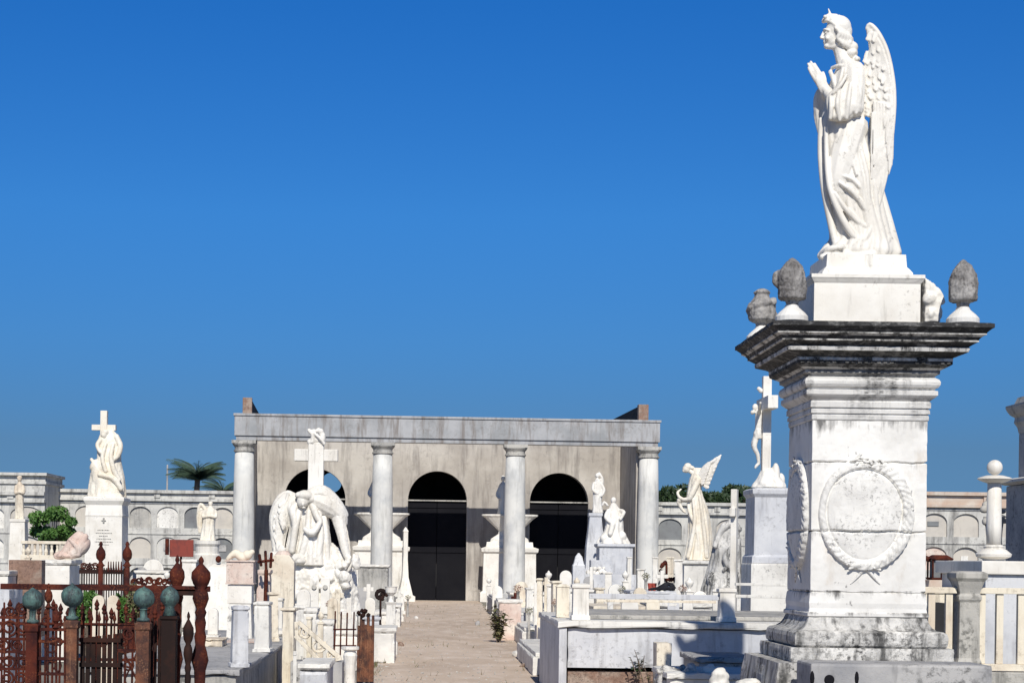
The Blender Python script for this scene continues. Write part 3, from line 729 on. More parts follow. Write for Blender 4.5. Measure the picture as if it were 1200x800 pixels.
def finial(dx, dy, label, kind):
    x, y = MX + dx, MY + dy; z = 3.454
    t = thing('stone_finial', label, 'finial', (x, y, z), 'finials on the corners of the cornice')
    b = B(); b.lathe(x, y, [(.10, z), (.125, z + .015), (.125, z + .05), (.10, z + .08), (.055, z + .12), (.05, z + .14)], 20); b.make('foot', 'shaft', t, smooth=False)
    b = B(); zz = z + .142
    if kind in ('bullet', 'broken'):
        b.lathe(x, y, [(.048, zz), (.052, zz + .035), (.102, zz + .042), (.108, zz + .05), (.110, zz + .13), (.108, zz + .19), (.098, zz + .24), (.078, zz + .29), (.05, zz + .33), (.018, zz + .357), (.006, zz + .365)], 24)
        for i in range(6):
            a_ = i * PI / 3 + .4; b.tube([(x + .102 * math.cos(a_), y + .102 * math.sin(a_), zz + .06), (x + .102 * math.cos(a_), y + .102 * math.sin(a_), zz + .18), (x + .07 * math.cos(a_), y + .07 * math.sin(a_), zz + .29), (x, y, zz + .36)], [.012, .015, .012, .006], 6)
        if kind == 'broken': b.tube([(x - .09, y, zz + .13), (x - .135, y, zz + .18), (x - .125, y, zz + .24), (x - .085, y, zz + .25)], [.02, .022, .018, .02], 8); b.ell((x - .05, y - .03, zz + .2), (.07, .08, .1), sub=2)
    else:
        b.lathe(x, y, [(.05, zz), (.05, zz + .02), (.11, zz + .05), (.12, zz + .12), (.115, zz + .18), (.07, zz + .23), (.06, zz + .26), (.075, zz + .28), (.04, zz + .31)], 20)
        for i in range(9):
            a = i * .7; b.ell((x + .1 * math.cos(a), y + .1 * math.sin(a), zz + .08 + .014 * i), (.035, .035, .05), (.3 * i, .2, a), 2)
    b.make('urn_body', 'finial', t, remesh=.008, relax=1, rough=(.012, 18))
finial(-.66, -.63, 'grey pointed stone finial with a broken handle, front left on the cornice', 'broken')
finial(.66, -.63, 'grey bullet shaped stone finial at the right front corner of the cornice', 'bullet')
finial(-.66, .62, 'stone vase finial with carved garland at the back left corner of the cornice', 'vase')
finial(.66, .62, 'stone finial mostly hidden behind the marble plinth on the cornice', 'bullet')

# ================================================================== STATUES
class Fig:
    def __init__(s, Y): s.Y = Y; s.b = B(); s.k = Y / F
    def p(s, px, py, dy=0): 
        return at(px, py, s.Y + dy * s.k)
    def t(s, pts, rad, n=12, smooth=4, flat=1.0, fa=None): s.b.tube([s.p(*q) for q in pts], [r * s.k for r in rad] if isinstance(rad, (list, tuple)) else rad * s.k, n, smooth, flat, fa); return s
    def e(s, q, r, rot=(0, 0, 0), sub=3):
        r = (r, r, r) if isinstance(r, (int, float)) else r
        s.b.ell(s.p(*q), tuple(x * s.k for x in r), rot, sub); return s
    def l(s, secs, **kw):
        """secs: (py, left px, right px, depth radius px[, dy])"""
        S = [(tuple(s.p((q[1] + q[2]) / 2, q[0], q[4] if len(q) > 4 else 0)), (q[2] - q[1]) / 2 * s.k, q[3] * s.k) for q in secs]
        s.b.loft(S, **kw); return s
    def f(s, p0, p1, w, th, bend=0, nrm=(0, -1, 0)): s.b.feather(s.p(*p0), s.p(*p1), w * s.k, th * s.k, nrm, bend); return s

AY = 14.45
a = Fig(AY)
ang = thing('angel_statue', 'large white marble angel praying, facing left, on top of the tallest pedestal', 'statue', (MX, MY, 4.053))
# robe body
a.l([(304, 964, 1050, 36), (298, 961, 1054, 38), (290, 966, 1052, 36), (280, 974, 1047, 33), (262, 972, 1041, 31), (240, 969, 1036, 30), (215, 966, 1031, 30), (190, 963, 1023, 29), (165, 961, 1017, 27), (145, 962, 1013, 25),
     (128, 966, 1012, 24), (110, 970, 1014, 26), (95, 974, 1014, 28), (84, 979, 1011, 27), (76, 982, 1004, 18), (70, 984, 998, 9)], n=96, amp=.09, seed=2, k=(11, 23), steps=8, lowamp=1.35, tw=2.5)
# forward thigh and bent knee beneath the cloth
a.t([(998, 150, -10), (988, 185, -16), (981, 214, -18)], [20, 18, 14]); a.t([(981, 214, -18), (992, 250, -12), (1004, 280, -8)], [13, 12, 11])
# long fold ridges
for pts_, rr in (([(962, 140, -4), (962, 180, -8), (966, 220, -12), (974, 262, -16), (981, 292, -20)], [3, 4, 4.5, 4.5, 4]),
                 ([(968, 150, -20), (969, 190, -24), (973, 222, -28), (986, 254, -29), (1004, 280, -30), (1028, 290, -30)], [2.5, 3, 3.5, 4, 4.5, 4]),
                 ([(978, 226, -30), (992, 246, -31), (1008, 262, -30), (1017, 267, -28)], [2.5, 3.2, 3.2, 2.4]),
                 ([(984, 214, -31), (1000, 226, -32), (1014, 246, -30)], [2, 3, 2.2]), ([(984, 205, -31), (998, 210, -31), (1008, 220, -30)], [1.5, 2.4, 1.6]),
                 ([(1000, 146, -23), (1008, 175, -25), (1016, 208, -28), (1018, 246, -28)], [2.2, 3, 3.2, 2.4]),
                 ([(1008, 148, -20), (1016, 180, -22), (1024, 214, -24), (1028, 250, -24), (1038, 288, -26)], [2.5, 3, 3.5, 4, 4.5]),
                 ([(1016, 180, -8), (1028, 214, -10), (1040, 255, -12), (1051, 296, -14)], [4, 5, 5.5, 6]),
                 ([(990, 148, -24), (996, 176, -28), (1004, 205, -31)], [1.8, 2.4, 1.6]), ([(1024, 252, -26), (1018, 272, -30), (1006, 288, -32), (990, 296, -32)], [2.5, 4, 4, 3.5]),
                 ([(1040, 282, -24), (1026, 296, -32), (1000, 300, -36), (976, 299, -34)], [4, 5, 4.5, 4]), ([(964, 298, -10), (972, 292, -24), (990, 289, -32)], [4.5, 4, 3])):
    a.t(pts_, rr, 10, 5)
# feet peeping out
a.t([(990, 300, -20), (972, 300, -22), (963, 301, -22)], [6, 5, 3.5]); a.t([(990, 299, 2), (968, 300, 0), (961, 301, 0)], [6, 5, 3.5])
# shoulders and upper arms, wide sleeves
a.t([(1001, 84, -16), (1002, 100, -25), (1000, 128, -28)], [13, 12, 12])
a.t([(1000, 126, -28), (984, 120, -22), (970, 110, -8)], [12, 9.5, 5.5])
a.l([(142, 972, 990, 3.5, -30), (138, 971, 998, 7, -30), (131, 970, 1006, 9, -29), (120, 969, 1010, 10, -28), (110, 972, 1012, 10, -26), (96, 988, 1013, 9, -23)], n=40, amp=.12, seed=5, k=(6, 11), steps=5, tw=1)
for pts_, rr in (([(973, 114, -32), (974, 126, -37), (973, 139, -36)], [1.8, 2.8, 2.4]), ([(984, 106, -34), (981, 122, -39), (984, 141, -36)], [1.8, 2.8, 2.2]), ([(997, 98, -35), (994, 118, -39), (992, 139, -36)], [2, 3, 2.4]), ([(1006, 94, -33), (1008, 112, -37), (1003, 133, -36)], [2, 2.8, 2.2]), ([(992, 88, -33), (985, 100, -36), (976, 110, -34)], [1.8, 2.4, 1.8])):
    a.t(pts_, rr, 8, 4)
a.t([(996, 84, 18), (992, 104, 26), (984, 126, 27)], [13, 12, 11]); a.t([(984, 126, 27), (974, 118, 18), (966, 110, 7)], [11, 9, 5])
a.l([(156, 958, 964, 2.5, 16), (147, 956, 974, 5, 18), (132, 953, 986, 8, 19), (116, 953, 990, 9, 18), (106, 957, 990, 8, 16), (100, 964, 990, 6, 16)], n=36, amp=.12, seed=6, k=(6, 11), steps=5, tw=1)
# hands pressed together: palms, fingers, thumbs
for sg in (-1, 1):
    y = sg * 2.1
    a.t([(971, 110, sg * 7), (966, 104, sg * 4)], [4.6, 4.2], 10, 1)
    a.t([(967, 106, y * 1.4), (960.5, 94, y * 1.2)], [6.6, 6.4], 12, 1, .55, (0, 1, 0))
    for (ox, tip) in ((0, (947.5, 80)), (2.8, (947, 75)), (5.6, (950, 72.5)), (8.4, (954.5, 75))):
        bx, by = 956.0 + ox, 95 - ox * .35
        a.t([(bx, by, y), ((bx + tip[0]) / 2 - .2, (by + tip[1]) / 2, y * 1.05), (tip[0], tip[1], y * .7)], [2.3, 2.1, 1.5], 8, 3)
    a.t([(967, 100, y * 1.2), (966.5, 92, y * 1.3), (964.5, 85, y)], [2.4, 2.1, 1.5], 8, 3)
# neck, head
a.t([(990, 76, 0), (985.5, 64, 0), (982, 52, 0)], [10, 7.6, 7.4])
a.e((981, 36.5, 0), (13.5, 11.5, 14.5)); a.e((974.5, 44, 0), (9.6, 8.8, 12)); a.e((969.5, 54.5, 0), (4.2, 4.4, 3.4)); a.e((976, 49, 0), (8.6, 8.2, 8.6)); a.t([(970, 54.5, 0), (977, 54.5, -3), (984, 50, -6)], [3.6, 3.6, 3.4]); a.t([(970, 54.5, 0), (977, 54.5, 3), (984, 50, 6)], [3.6, 3.6, 3.4])
a.t([(965.6, 36.5, 0), (963.6, 41, 0), (962.0, 44.6, 0)], [1.5, 1.5, 1.7], 8); a.e((964, 45.4, 0), (2.2, 2.7, 1.2), sub=2)
a.e((966.0, 49.2, 0), (1.7, 3.2, 1.2), sub=2); a.e((966.3, 50.9, 0), (1.6, 2.8, 1.1), sub=2)
a.t([(965.6, 35.4, -1), (967, 34.6, -4.5), (971, 36, -8)], [1.5, 1.4, 1.2], 8); a.t([(965.6, 35.4, 1), (967, 34.6, 4.5), (971, 36, 8)], [1.5, 1.4, 1.2], 8)
a.e((967.6, 38.8, -4.6), (1.9, 2.2, 1.1), sub=2); a.e((967.6, 38.8, 4.6), (1.9, 2.2, 1.1), sub=2)
a.e((969.8, 45, -5.6), (3, 2.6, 3), sub=2); a.e((969.8, 45, 5.6), (3, 2.6, 3), sub=2)
# collar and bodice folds
a.t([(975, 80, -6), (984, 77, -15), (995, 78, -18)], [2.2, 2.4, 2]); a.t([(973, 84, -6), (978, 98, -14), (980, 110, -18)], [2.4, 2.8, 2]); a.t([(988, 80, -24), (984, 96, -26), (978, 108, -20)], [2, 2.6, 2])
ang_body = a.b.make('figure', 'statue', ang, remesh=.0062, relax=2)
# hair
h = Fig(AY)
h.e((983, 33, 0), (14.5, 12.8, 14.5)); R_ = random.Random(11)
for sg in (-1, 1):
    for k in range(7):          # waves swept back from the brow over the ear
        q = k / 6
        h.t([(967.5 + 4 * q, 24 + 1 * q, sg * (2 + 4 * q)), (972 + 5 * q, 21 + 7 * q, sg * (5 + 4.5 * q)), (979 + 4 * q, 19.5 + 14 * q, sg * (7 + 4.5 * q)), (987 + 2 * q, 21 + 19 * q, sg * (7 + 4 * q)), (994 + 1 * q, 28 + 18 * q, sg * (5 + 3 * q))], [1.4, 1.9, 1.6, 2.0, 1.6], 8, 4)
    for k in range(5):          # locks behind the ear
        h.t([(979 + 3.4 * k, 33 + 1.4 * k, sg * (12.2 - .9 * k)), (984 + 3 * k, 39 + 1.2 * k, sg * (12.6 - 1.2 * k)), (981.5 + 3.8 * k, 45 + 1.4 * k, sg * (11.6 - 1.2 * k)), (987 + 3.4 * k, 51 + 1.6 * k, sg * (10 - 1.2 * k)), (988 + 3.8 * k, 55 + 1.4 * k, sg * (8.4 - 1.2 * k))], [1.8, 2.8, 2.3, 2.8, 1.6], 8, 4)
h.t([(980, 19.5, 0), (970, 20, 0), (965, 25.5, 0)], [3, 3.4, 2.6], 10); h.e((968, 24, -4), (3.4, 3.6, 2.8)); h.e((968, 24, 4), (3.4, 3.6, 2.8)); h.e((988, 38, 0), (10.5, 10.5, 13))
h.e((998, 56, 0), (7.5, 8.5, 7)); h.e((997, 63, 0), (8, 9.5, 6.5)); h.e((1002, 71, 0), (5, 8, 5)); h.e((993, 48, 0), (7, 9, 7))
for i in range(16): q_ = R_.random(); h.e((993 + 9 * q_ + 3 * R_.random(), 46 + 24 * q_, R_.uniform(-8, 8)), R_.uniform(2.6, 3.8), sub=2)
for i in range(9): h.e((967 + 8 * (i % 3), 20 + 1.5 * (i // 3) + 3 * (i % 2), (-7, 0, 7)[i // 3]), R_.uniform(2.4, 3.4), sub=2)
h.t([(972.6, 19, 0), (972, 14.5, 0), (970.6, 10.2, 0)], [1.5, 1.5, .6], 8, 3)
h.b.make('hair', 'statue', ang, remesh=.006, relax=1)
def main_wing(sg, off, sc=1.0):
    w_ = Fig(AY)
    dy = lambda x: sg * (14 + (x - 1010) * .45) + off
    R = random.Random(4)
    outl = [(1006, 92), (1009, 84), (1014, 72), (1018.5, 60), (1017.5, 48), (1015.5, 38), (1015.5, 31), (1019, 28), (1025, 33), (1032, 44), (1038, 58), (1043, 76), (1046.5, 98), (1048, 122), (1046.5, 150), (1043, 185), (1037, 216), (1029, 246), (1021, 262),
            (1017, 256), (1018, 230), (1019, 200), (1020, 165), (1020.5, 138), (1014, 136), (1008, 138), (1004, 125)]
    # plate made of quads between matched edges
    Lf = [(1006, 92), (1008, 84), (1014, 72), (1018.5, 60), (1017.5, 48), (1015.5, 38), (1016, 31)]
    w_.b.poly([w_.p(x, y, dy(x)) for x, y in outl], (0, 3.6 * w_.k, 0))
    # leading edge rim
    rim = [(1016, 34), (1019, 29), (1026, 35), (1033, 46), (1039, 60), (1043.5, 78), (1047, 100), (1048, 124), (1046.5, 150), (1043, 184), (1037, 214), (1029, 244), (1021, 261)]
    w_.t([(x, y, dy(x)) for x, y in rim], [2.2, 2.6, 3, 3, 3, 3, 2.8, 2.6, 2.2, 2, 1.8, 1.6, 1.2], 10, 3)
    # primaries
    for k in range(6):
        q = k / 5
        w_.f((1024 + 18 * q, 118 + 4 * q, dy(1034) + sg * (3 + .5 * k) * 1), (1019 + 8 * q + (k > 3) * 1, 262 - 34 * q, dy(1024) + sg * (2 + .4 * k)), 3.4, 1.8, -.035, (0, sg, 0))
    for k in range(4):
        w_.f((1042 + k, 112 - 8 * k, dy(1043) + sg * 3), (1042 - 2 * k, 205 - 18 * k, dy(1040) + sg * 3), 2.6, 1.5, -.04, (0, sg, 0))
    w_.b.poly([w_.p(x, y, dy(x) + sg * 2.2) for x, y in ((1018, 40), (1024, 38), (1033, 54), (1040, 76), (1044, 100), (1045, 124), (1030, 130), (1014, 136), (1006, 134), (1003, 112), (1008, 88), (1016, 70), (1020, 56))], (0, 3.2 * w_.k, 0))
    # coverts in irregular overlapping rows
    for row in range(8):
        y = 46 + row * 11 + R.uniform(-1, 1); xl = 1019 if y < 60 else 1012 - (y - 60) * .12; xr = 1030 + (y - 44) * .26 if y < 90 else 1043.5
        m_ = max(2, int((xr - xl) / (4.6 + .35 * row)))
        for i in range(m_):
            x = xl + (xr - xl) * (i + .5 + .4 * (row % 2)) / m_ + R.uniform(-1.6, 1.6); yy_ = y + R.uniform(-3, 3) + 2.5 * math.sin(i * 1.3)
            ln = R.uniform(12, 19); w_.f((x + 1, yy_ - 9, dy(x) + sg * 1.6), (x + R.uniform(-4, -1), yy_ - 9 + ln, dy(x) + sg * R.uniform(2.4, 3.6)), R.uniform(3.0, 4.2), R.uniform(1.1, 1.7), R.uniform(-.06, .03), (R.uniform(-.25, .25), sg, 0))
    for i in range(22):
        x = 1002 + R.uniform(0, 20); y = 88 + R.uniform(0, 48)
        w_.f((x + 1, y - 8, dy(x) * .9 + sg * 2.4), (x - 3 + R.uniform(-2, 2), y + 7, dy(x) * .9 + sg * R.uniform(3.2, 4.6)), R.uniform(2.6, 3.6), 2.0, R.uniform(-.1, .05), (R.uniform(-.3, .3), sg, 0))
    for k in range(9):   # quill grooves between the long feathers
        q = k / 8; w_.t([(1022 + 22 * q, 132, dy(1034) + sg * 3.4), (1021 + 19 * q, 185, dy(1034) + sg * 3.6), (1018 + 10 * q, 250 - 50 * q, dy(1026) + sg * 2.6)], [1.0, .9, .6], 6, 4)
    w_.b.make('wing', 'statue', ang, remesh=.006, relax=1)
main_wing(-1, 0); main_wing(1, 0)

# ---- generic small carving helpers -------------------------------------------------
def sculpt(fig, name, mat, parent, vox_px=1.0, relax=1, smooth=True):
    return fig.b.make(name, mat, parent, remesh=max(.008, vox_px * fig.k), relax=relax, rough=(.35 * fig.k, .3 / fig.k))
def base_pt(px, Y, z=0): return (X_(px, Y), Y, z)
def stack_px(b, Y, cx, rows, ez=0.0, bevel=0, rz=0, zfix=None):
    """square mouldings from photo rows [(py, half width px)], bottom first; last row ends the top"""
    pts = [(hw * Y / F, Z_(py, Y, cx)) for py, hw in rows]
    if zfix is not None: pts[0] = (pts[0][0], zfix)
    x = at(cx, rows[-1][0], Y).x
    b.prof(x, Y + pts[0][0] * 0, pts, rz=rz); return b

# crucifix monument --------------------------------------------------------------
Y = 26.5
cx = thing('crucifix_monument', 'grey marble pedestal bearing a tall crucifix seen from its side, left of the big monument', 'monument', base_pt(898, Y), None)
x = X_(900, Y)
b = B(); pz = lambda py: Z_(py, Y, 898)
b.prof(x, Y + .12, [(.34, 0), (.34, .35), (.30, .37), (.30, pz(662)), (.295, pz(660))], ey=.12); b.make('lower_pedestal', 'marble', cx, bevel=.01)
b = B(); b.prof(x, Y + .12, [(.29, pz(659.8)), (.285, pz(652)), (.255, pz(650)), (.25, pz(590)), (.25, pz(583)), (.285, pz(579)), (.29, pz(574)), (.24, pz(572))], ey=.12); b.make('pedestal', 'bluegrey', cx, bevel=.008)
c_ = Fig(Y); c_.l([(571.5, 882, 920, 17), (566, 884, 919, 15), (560, 888, 915, 12), (553, 891, 910, 8), (548, 893, 905, 5)], n=40, amp=.18, seed=3, k=(5, 9), steps=3); c_.e((909, 556, -3), (5, 6, 14)); c_.e((915, 563, 4), (5, 6, 9)); c_.e((913, 568, -8), (6, 5, 6))
sculpt(c_, 'rock_mound', 'statue', cx, .9)
b = B(); p = at(898, 500, Y); w_ = M_(5, Y)
b.box(p.x - w_, p.x + w_, Y - w_, Y + w_, Z_(560, Y), Z_(441, Y, 898)); k = B(); k.box(p.x - w_ * 1.05, p.x + w_ * 1.3, Y - .46, Y - w_ - .002, Z_(481, Y, 898), Z_(466, Y, 898)); k.box(p.x - w_ * 1.05, p.x + w_ * 1.05, Y + w_ + .002, Y + .46, Z_(481, Y, 898), Z_(466, Y, 898))
cc = b.make('cross', 'statue', cx, bevel=.008); k.make('cross_arm', 'statue', cx, bevel=.008)
c_ = Fig(Y)
c_.t([(889.5, 483, 0), (889, 498, 0), (888, 508, 0)], [4.6, 4.2, 3.8]); c_.t([(888, 508, 0), (884, 522, -2), (888, 533, -1), (889, 543, 0)], [3.8, 3, 2.3, 1.8]); c_.t([(888, 508, 0), (883, 521, 2), (888, 533, 1), (889, 543, 0)], [3.8, 3, 2.3, 1.8])
c_.t([(889, 543, 0), (886, 546, 0), (885, 548, 0)], [1.9, 1.8, 1.2]); c_.e((885, 477, 0), (3.4, 3, 4.2)); c_.t([(888, 482, 0), (886, 479, 0)], [2, 2], 8, 1); c_.e((882, 483, -1), (2.6, 3, 2.6))
for sg in (-1, 1): c_.t([(889.5, 484, 3 * sg), (890, 479, 18 * sg), (891, 473, 34 * sg)], [2.4, 1.9, 1.5]); c_.e((891, 472, 36 * sg), (1.6, 2.6, 1.3), sub=2)
c_.l([(514, 883, 893, 5), (508, 883, 893, 5.4), (503, 884.5, 892.5, 5)], n=24, amp=.15, seed=1, k=(5, 9), steps=3)
c_.t([(892, 458, 0), (889, 455, 0)], [3, 2.4], 8, 1)
sculpt(c_, 'corpus', 'statue', cx, .55)

# leaning angel -------------------------------------------------------------------
Y = 37
la = thing('angel_statue', 'white marble angel bowing to the left with raised wings, right of the portico', 'statue', base_pt(818, Y))
b = B(); b.prof(X_(817, Y), Y, [(.36, 0), (.36, .5), (.32, .55), (.31, Z_(662, Y, 817)), (.37, Z_(660, Y, 817)), (.37, Z_(656.5, Y, 817))]); b.make('pedestal', 'marble', la, bevel=.01)
c_ = Fig(Y)
c_.l([(656, 801, 834, 13), (648, 803, 833, 12), (630, 806, 834, 11), (612, 807, 832, 10), (596, 806, 829, 9), (582, 805, 824, 8), (572, 806, 822, 8), (562, 808, 824, 8.5), (554, 811, 826, 7), (548, 813, 823, 4)], n=60, amp=.15, seed=8, k=(8, 17), steps=7)
for q, r in (([(812, 585, -8), (814, 610, -10), (810, 635, -11), (806, 652, -11)], [1.5, 2.2, 2.6, 2.6]), ([(820, 580, -8), (823, 605, -10), (826, 630, -11), (828, 652, -11)], [1.5, 2.2, 2.4, 2.6]), ([(806, 580, 0), (808, 600, -6), (817, 622, -10), (819, 650, -11)], [1.4, 2, 2, 2])): c_.t(q, r)
c_.t([(815, 557, 0), (809, 552, 0)], [3, 2.6], 8, 1); c_.e((804.5, 549, 0), (4.6, 4.2, 5), (0, .5, 0)); c_.e((806, 546.5, 0), (4.6, 4.6, 4.4)); c_.e((801, 551, 0), (1.6, 2.4, 2.4), sub=2); c_.e((811, 548, 0), (3, 4, 2.6), sub=2)
for sg in (-1, 1): c_.t([(818, 562, 7 * sg), (812, 576, 9 * sg), (808, 584, 8 * sg)], [4, 3.4, 3]); c_.t([(808, 584, 8 * sg), (801, 585, 5 * sg), (796, 582, 2 * sg)], [2.8, 2.2, 1.8]); c_.t([(796, 582, 2 * sg), (794, 577, sg), (798, 573, 0)], [1.8, 1.5, 1])
c_.e((797, 586, 0), (4, 4, 3.4)); c_.t([(795, 588, 0), (799, 596, 0), (803, 600, 0)], [2.4, 2, 1.4])
sculpt(c_, 'figure', 'warm', la, .55)
for sg in (-1, 1):
    c_ = Fig(Y); R = random.Random(2)
    dd = lambda q: sg * (3 + 9 * q)
    for k in range(9):
        q = k / 8
        c_.f((819 + 3 * q, 558 + 8 * q, dd(.1)), (845 - 14 * q, 534 + 38 * q ** 1.2, dd(1)), 2.6, 1.5, .04, (0, sg, .2))
    for k in range(8):
        q = k / 7
        c_.f((818 + 2 * q, 556 + 8 * q, dd(.15) + sg * 2), (833 - 8 * q, 541 + 26 * q, dd(.7) + sg * 2), 2.8, 1.6, .02, (0, sg, .2))
    c_.t([(819, 558, dd(0)), (826, 547, dd(.4)), (836, 540, dd(.8)), (845, 533, dd(1))], [2.6, 2.6, 2, 1])
    sculpt(c_, 'wing', 'statue', la, .7)

# carved rock group and slim cross beside it
Y = 34
rk = thing('carved_group', 'grey carved rock group of bowed figures between the leaning angel and the slim cross', 'statue', base_pt(848, Y))
c_ = Fig(Y)
c_.l([(702, 822, 872, 17), (680, 826, 870, 16), (660, 832, 868, 14), (640, 836, 868, 13), (622, 843, 866, 10), (612, 848, 862, 7)], n=64, amp=.2, seed=12, k=(7, 15), steps=6)
c_.t([(866, 620, -4), (858, 613, -8), (848, 618, -9), (842, 628, -8), (838, 640, -10)], [4, 5, 4, 3, 3]); c_.e((849, 617, -8), (5, 5, 5)); c_.t([(858, 640, -14), (850, 655, -16), (862, 672, -16)], [3, 4, 4]); c_.e((836, 678, -8), (8, 8, 9)); c_.e((850, 692, -12), (9, 8, 8)); c_.t([(866, 630, -8), (862, 650, -15), (848, 668, -16)], [2, 2.6, 2])
sculpt(c_, 'figures', 'old', rk, .9)
b = B(); b.prof(X_(846, Y), Y, [(.5, 0), (.5, Z_(700, Y, 846))]); b.make('plinth', 'marble', rk, bevel=.01)
def cross_thing(px, ytop, ybar, Y, hw, arm, label, mat='marble', zb=0, th=None, turn=0, name='stone_cross', base=True, lean=0, cat='cross', group=None, armthick=None, foot=None):
    x = at(px, ytop, Y).x; zt = Z_(ytop, Y, px); zbar = Z_(ybar, Y, px); w_ = M_(hw, Y); A = M_(arm, Y); t = th or w_ * .7
    b = B(); at_ = armthick or w_
    b.box(x - w_, x + w_, Y - t, Y + t, zb, zt, turn, (x, Y, 0)); b.box(x - A, x - w_ - .001, Y - t * .95, Y + t * .95, zbar - at_, zbar + at_, turn, (x, Y, 0)); b.box(x + w_ + .001, x + A, Y - t * .95, Y + t * .95, zbar - at_, zbar + at_, turn, (x, Y, 0))
    T = thing(name, label, cat, (x, Y, zb), group)
    if lean:
        bmesh.ops.rotate(b.bm, verts=b.bm.verts, cent=(x, Y, zb), matrix=Matrix.Rotation(lean, 3, 'Y'))
    b.make('cross', mat, T, bevel=min(.01, w_ * .2))
    if base:
        f = foot or w_ * 2.2
        k = B(); k.prof(x, Y, [(f * 1.25, zb), (f * 1.25, zb + .12), (f, zb + .14), (f, zb + .3), (f * .8, zb + .33)], ey=-f * .25); k.make('base', mat, T, bevel=.008)
    return T
cross_thing(861, 573, 600, 30, 5, 13, 'slim cream stone cross left of the crucifix pedestal, seen nearly edge on', 'statue', turn=1.2, foot=.2)

# pair of statues right of the portico's third arch -----------------------------------
Y = 52
sA = thing('statue_on_obelisk', 'slender white standing statue on a grey tapered pedestal before the third arch', 'statue', base_pt(700, Y))
b = B(); b.prof(X_(697, Y), Y, [(.42, 0), (.42, Z_(668, Y, 697)), (.28, Z_(666, Y, 697)), (.26, Z_(640, Y, 697)), (.17, Z_(606, Y, 700)), (.2, Z_(604, Y, 700)), (.2, Z_(601, Y, 700))]); b.make('pedestal', 'bluegrey', sA, bevel=.01)
c_ = Fig(Y); c_.l([(601, 694, 707, 6), (590, 695, 705, 5), (578, 695, 706, 5), (567, 696, 706, 4), (561, 698, 704, 3)], n=40, amp=.2, seed=3, k=(6, 11), steps=4); c_.e((700, 557, 0), (2.5, 2.5, 3.1)); c_.t([(704, 566, -2), (708, 574, -4), (705, 581, -5)], [2, 1.7, 1.3]); c_.t([(696, 566, -2), (695, 574, -4), (700, 578, -5)], [2, 1.7, 1.3]); c_.t([(702, 554, 0), (706, 561, 0), (706, 572, 0)], [1.4, 1.6, 1])
sculpt(c_, 'figure', 'statue', sA, .7)
Y = 50
sB = thing('seated_statue', 'white seated figure on rock above a pale blue marble base, right of the slender statue', 'statue', base_pt(720, Y))
b = B(); b.prof(X_(720, Y), Y, [(.52, 0), (.52, Z_(676, Y, 720)), (.46, Z_(674, Y, 720)), (.46, Z_(642, Y, 720)), (.52, Z_(640, Y, 720)), (.52, Z_(637, Y, 720))]); b.make('pedestal', 'bluegrey', sB, bevel=.01)
c_ = Fig(Y); c_.l([(637, 701, 737, 12), (630, 703, 734, 11), (622, 708, 730, 9), (612, 710, 730, 8), (602, 711, 729, 7), (596, 713, 726, 5), (590, 716, 722, 3)], n=48, amp=.22, seed=5, k=(6, 13), steps=5)
c_.e((719, 586, 0), (3.4, 3.2, 4)); c_.t([(726, 598, -2), (731, 600, -6), (727, 608, -8)], [2.6, 2.4, 1.8]); c_.t([(713, 598, -2), (710, 606, -5), (716, 612, -8)], [2.6, 2.4, 1.8]); c_.e((708, 630, -6), (5, 5, 5)); c_.e((729, 628, -4), (5, 5, 6)); c_.t([(712, 592, 0), (708, 588, 0), (706, 592, 0)], [1.5, 1.6, 1]); c_.t([(718, 614, -9), (715, 625, -11)], [3.4, 3], 8, 1)
sculpt(c_, 'figure', 'statue', sB, .7)
Y = 49
st = thing('stepped_tomb', 'stepped bluish marble tomb with flowers carved in front of the two statues', 'tomb', base_pt(700, Y))
b = B(); x0 = X_(680, Y); x1 = X_(738, Y); b.box(x0, x1, Y - 1.6, Y - .7, 0, Z_(672, Y, 700)); b.make('lower_block', 'bluegrey', st, bevel=.01)
b = B(); b.box(X_(688, Y), X_(712, Y), Y - 1.2, Y - .72, Z_(671.8, Y, 700), Z_(656, Y, 700)); b.make('upper_block', 'bluegrey', st, bevel=.01)
c_ = Fig(Y - 1.3)
R = random.Random(5)
for i in range(16): c_.e((689 + i * 1.3 + R.uniform(-1, 1), 669 + R.uniform(-4, 3), R.uniform(-3, 3)), R.uniform(2, 3), sub=2)
sculpt(c_, 'carved_flowers', 'statue', st, .7)
b = B(); pp = at(678, 660, Y - 1.5); b.prof(pp.x, Y - 1.5, [(.16, 0), (.16, pp.z - .05), (.13, pp.z), (.09, pp.z + .18), (.02, pp.z + .28)]); tag(b.make('grave_marker', 'bluegrey', base=(pp.x, Y - 1.5, 0), bevel=.01), 'small bluish pointed marker at the left of the stepped tomb', 'marker')

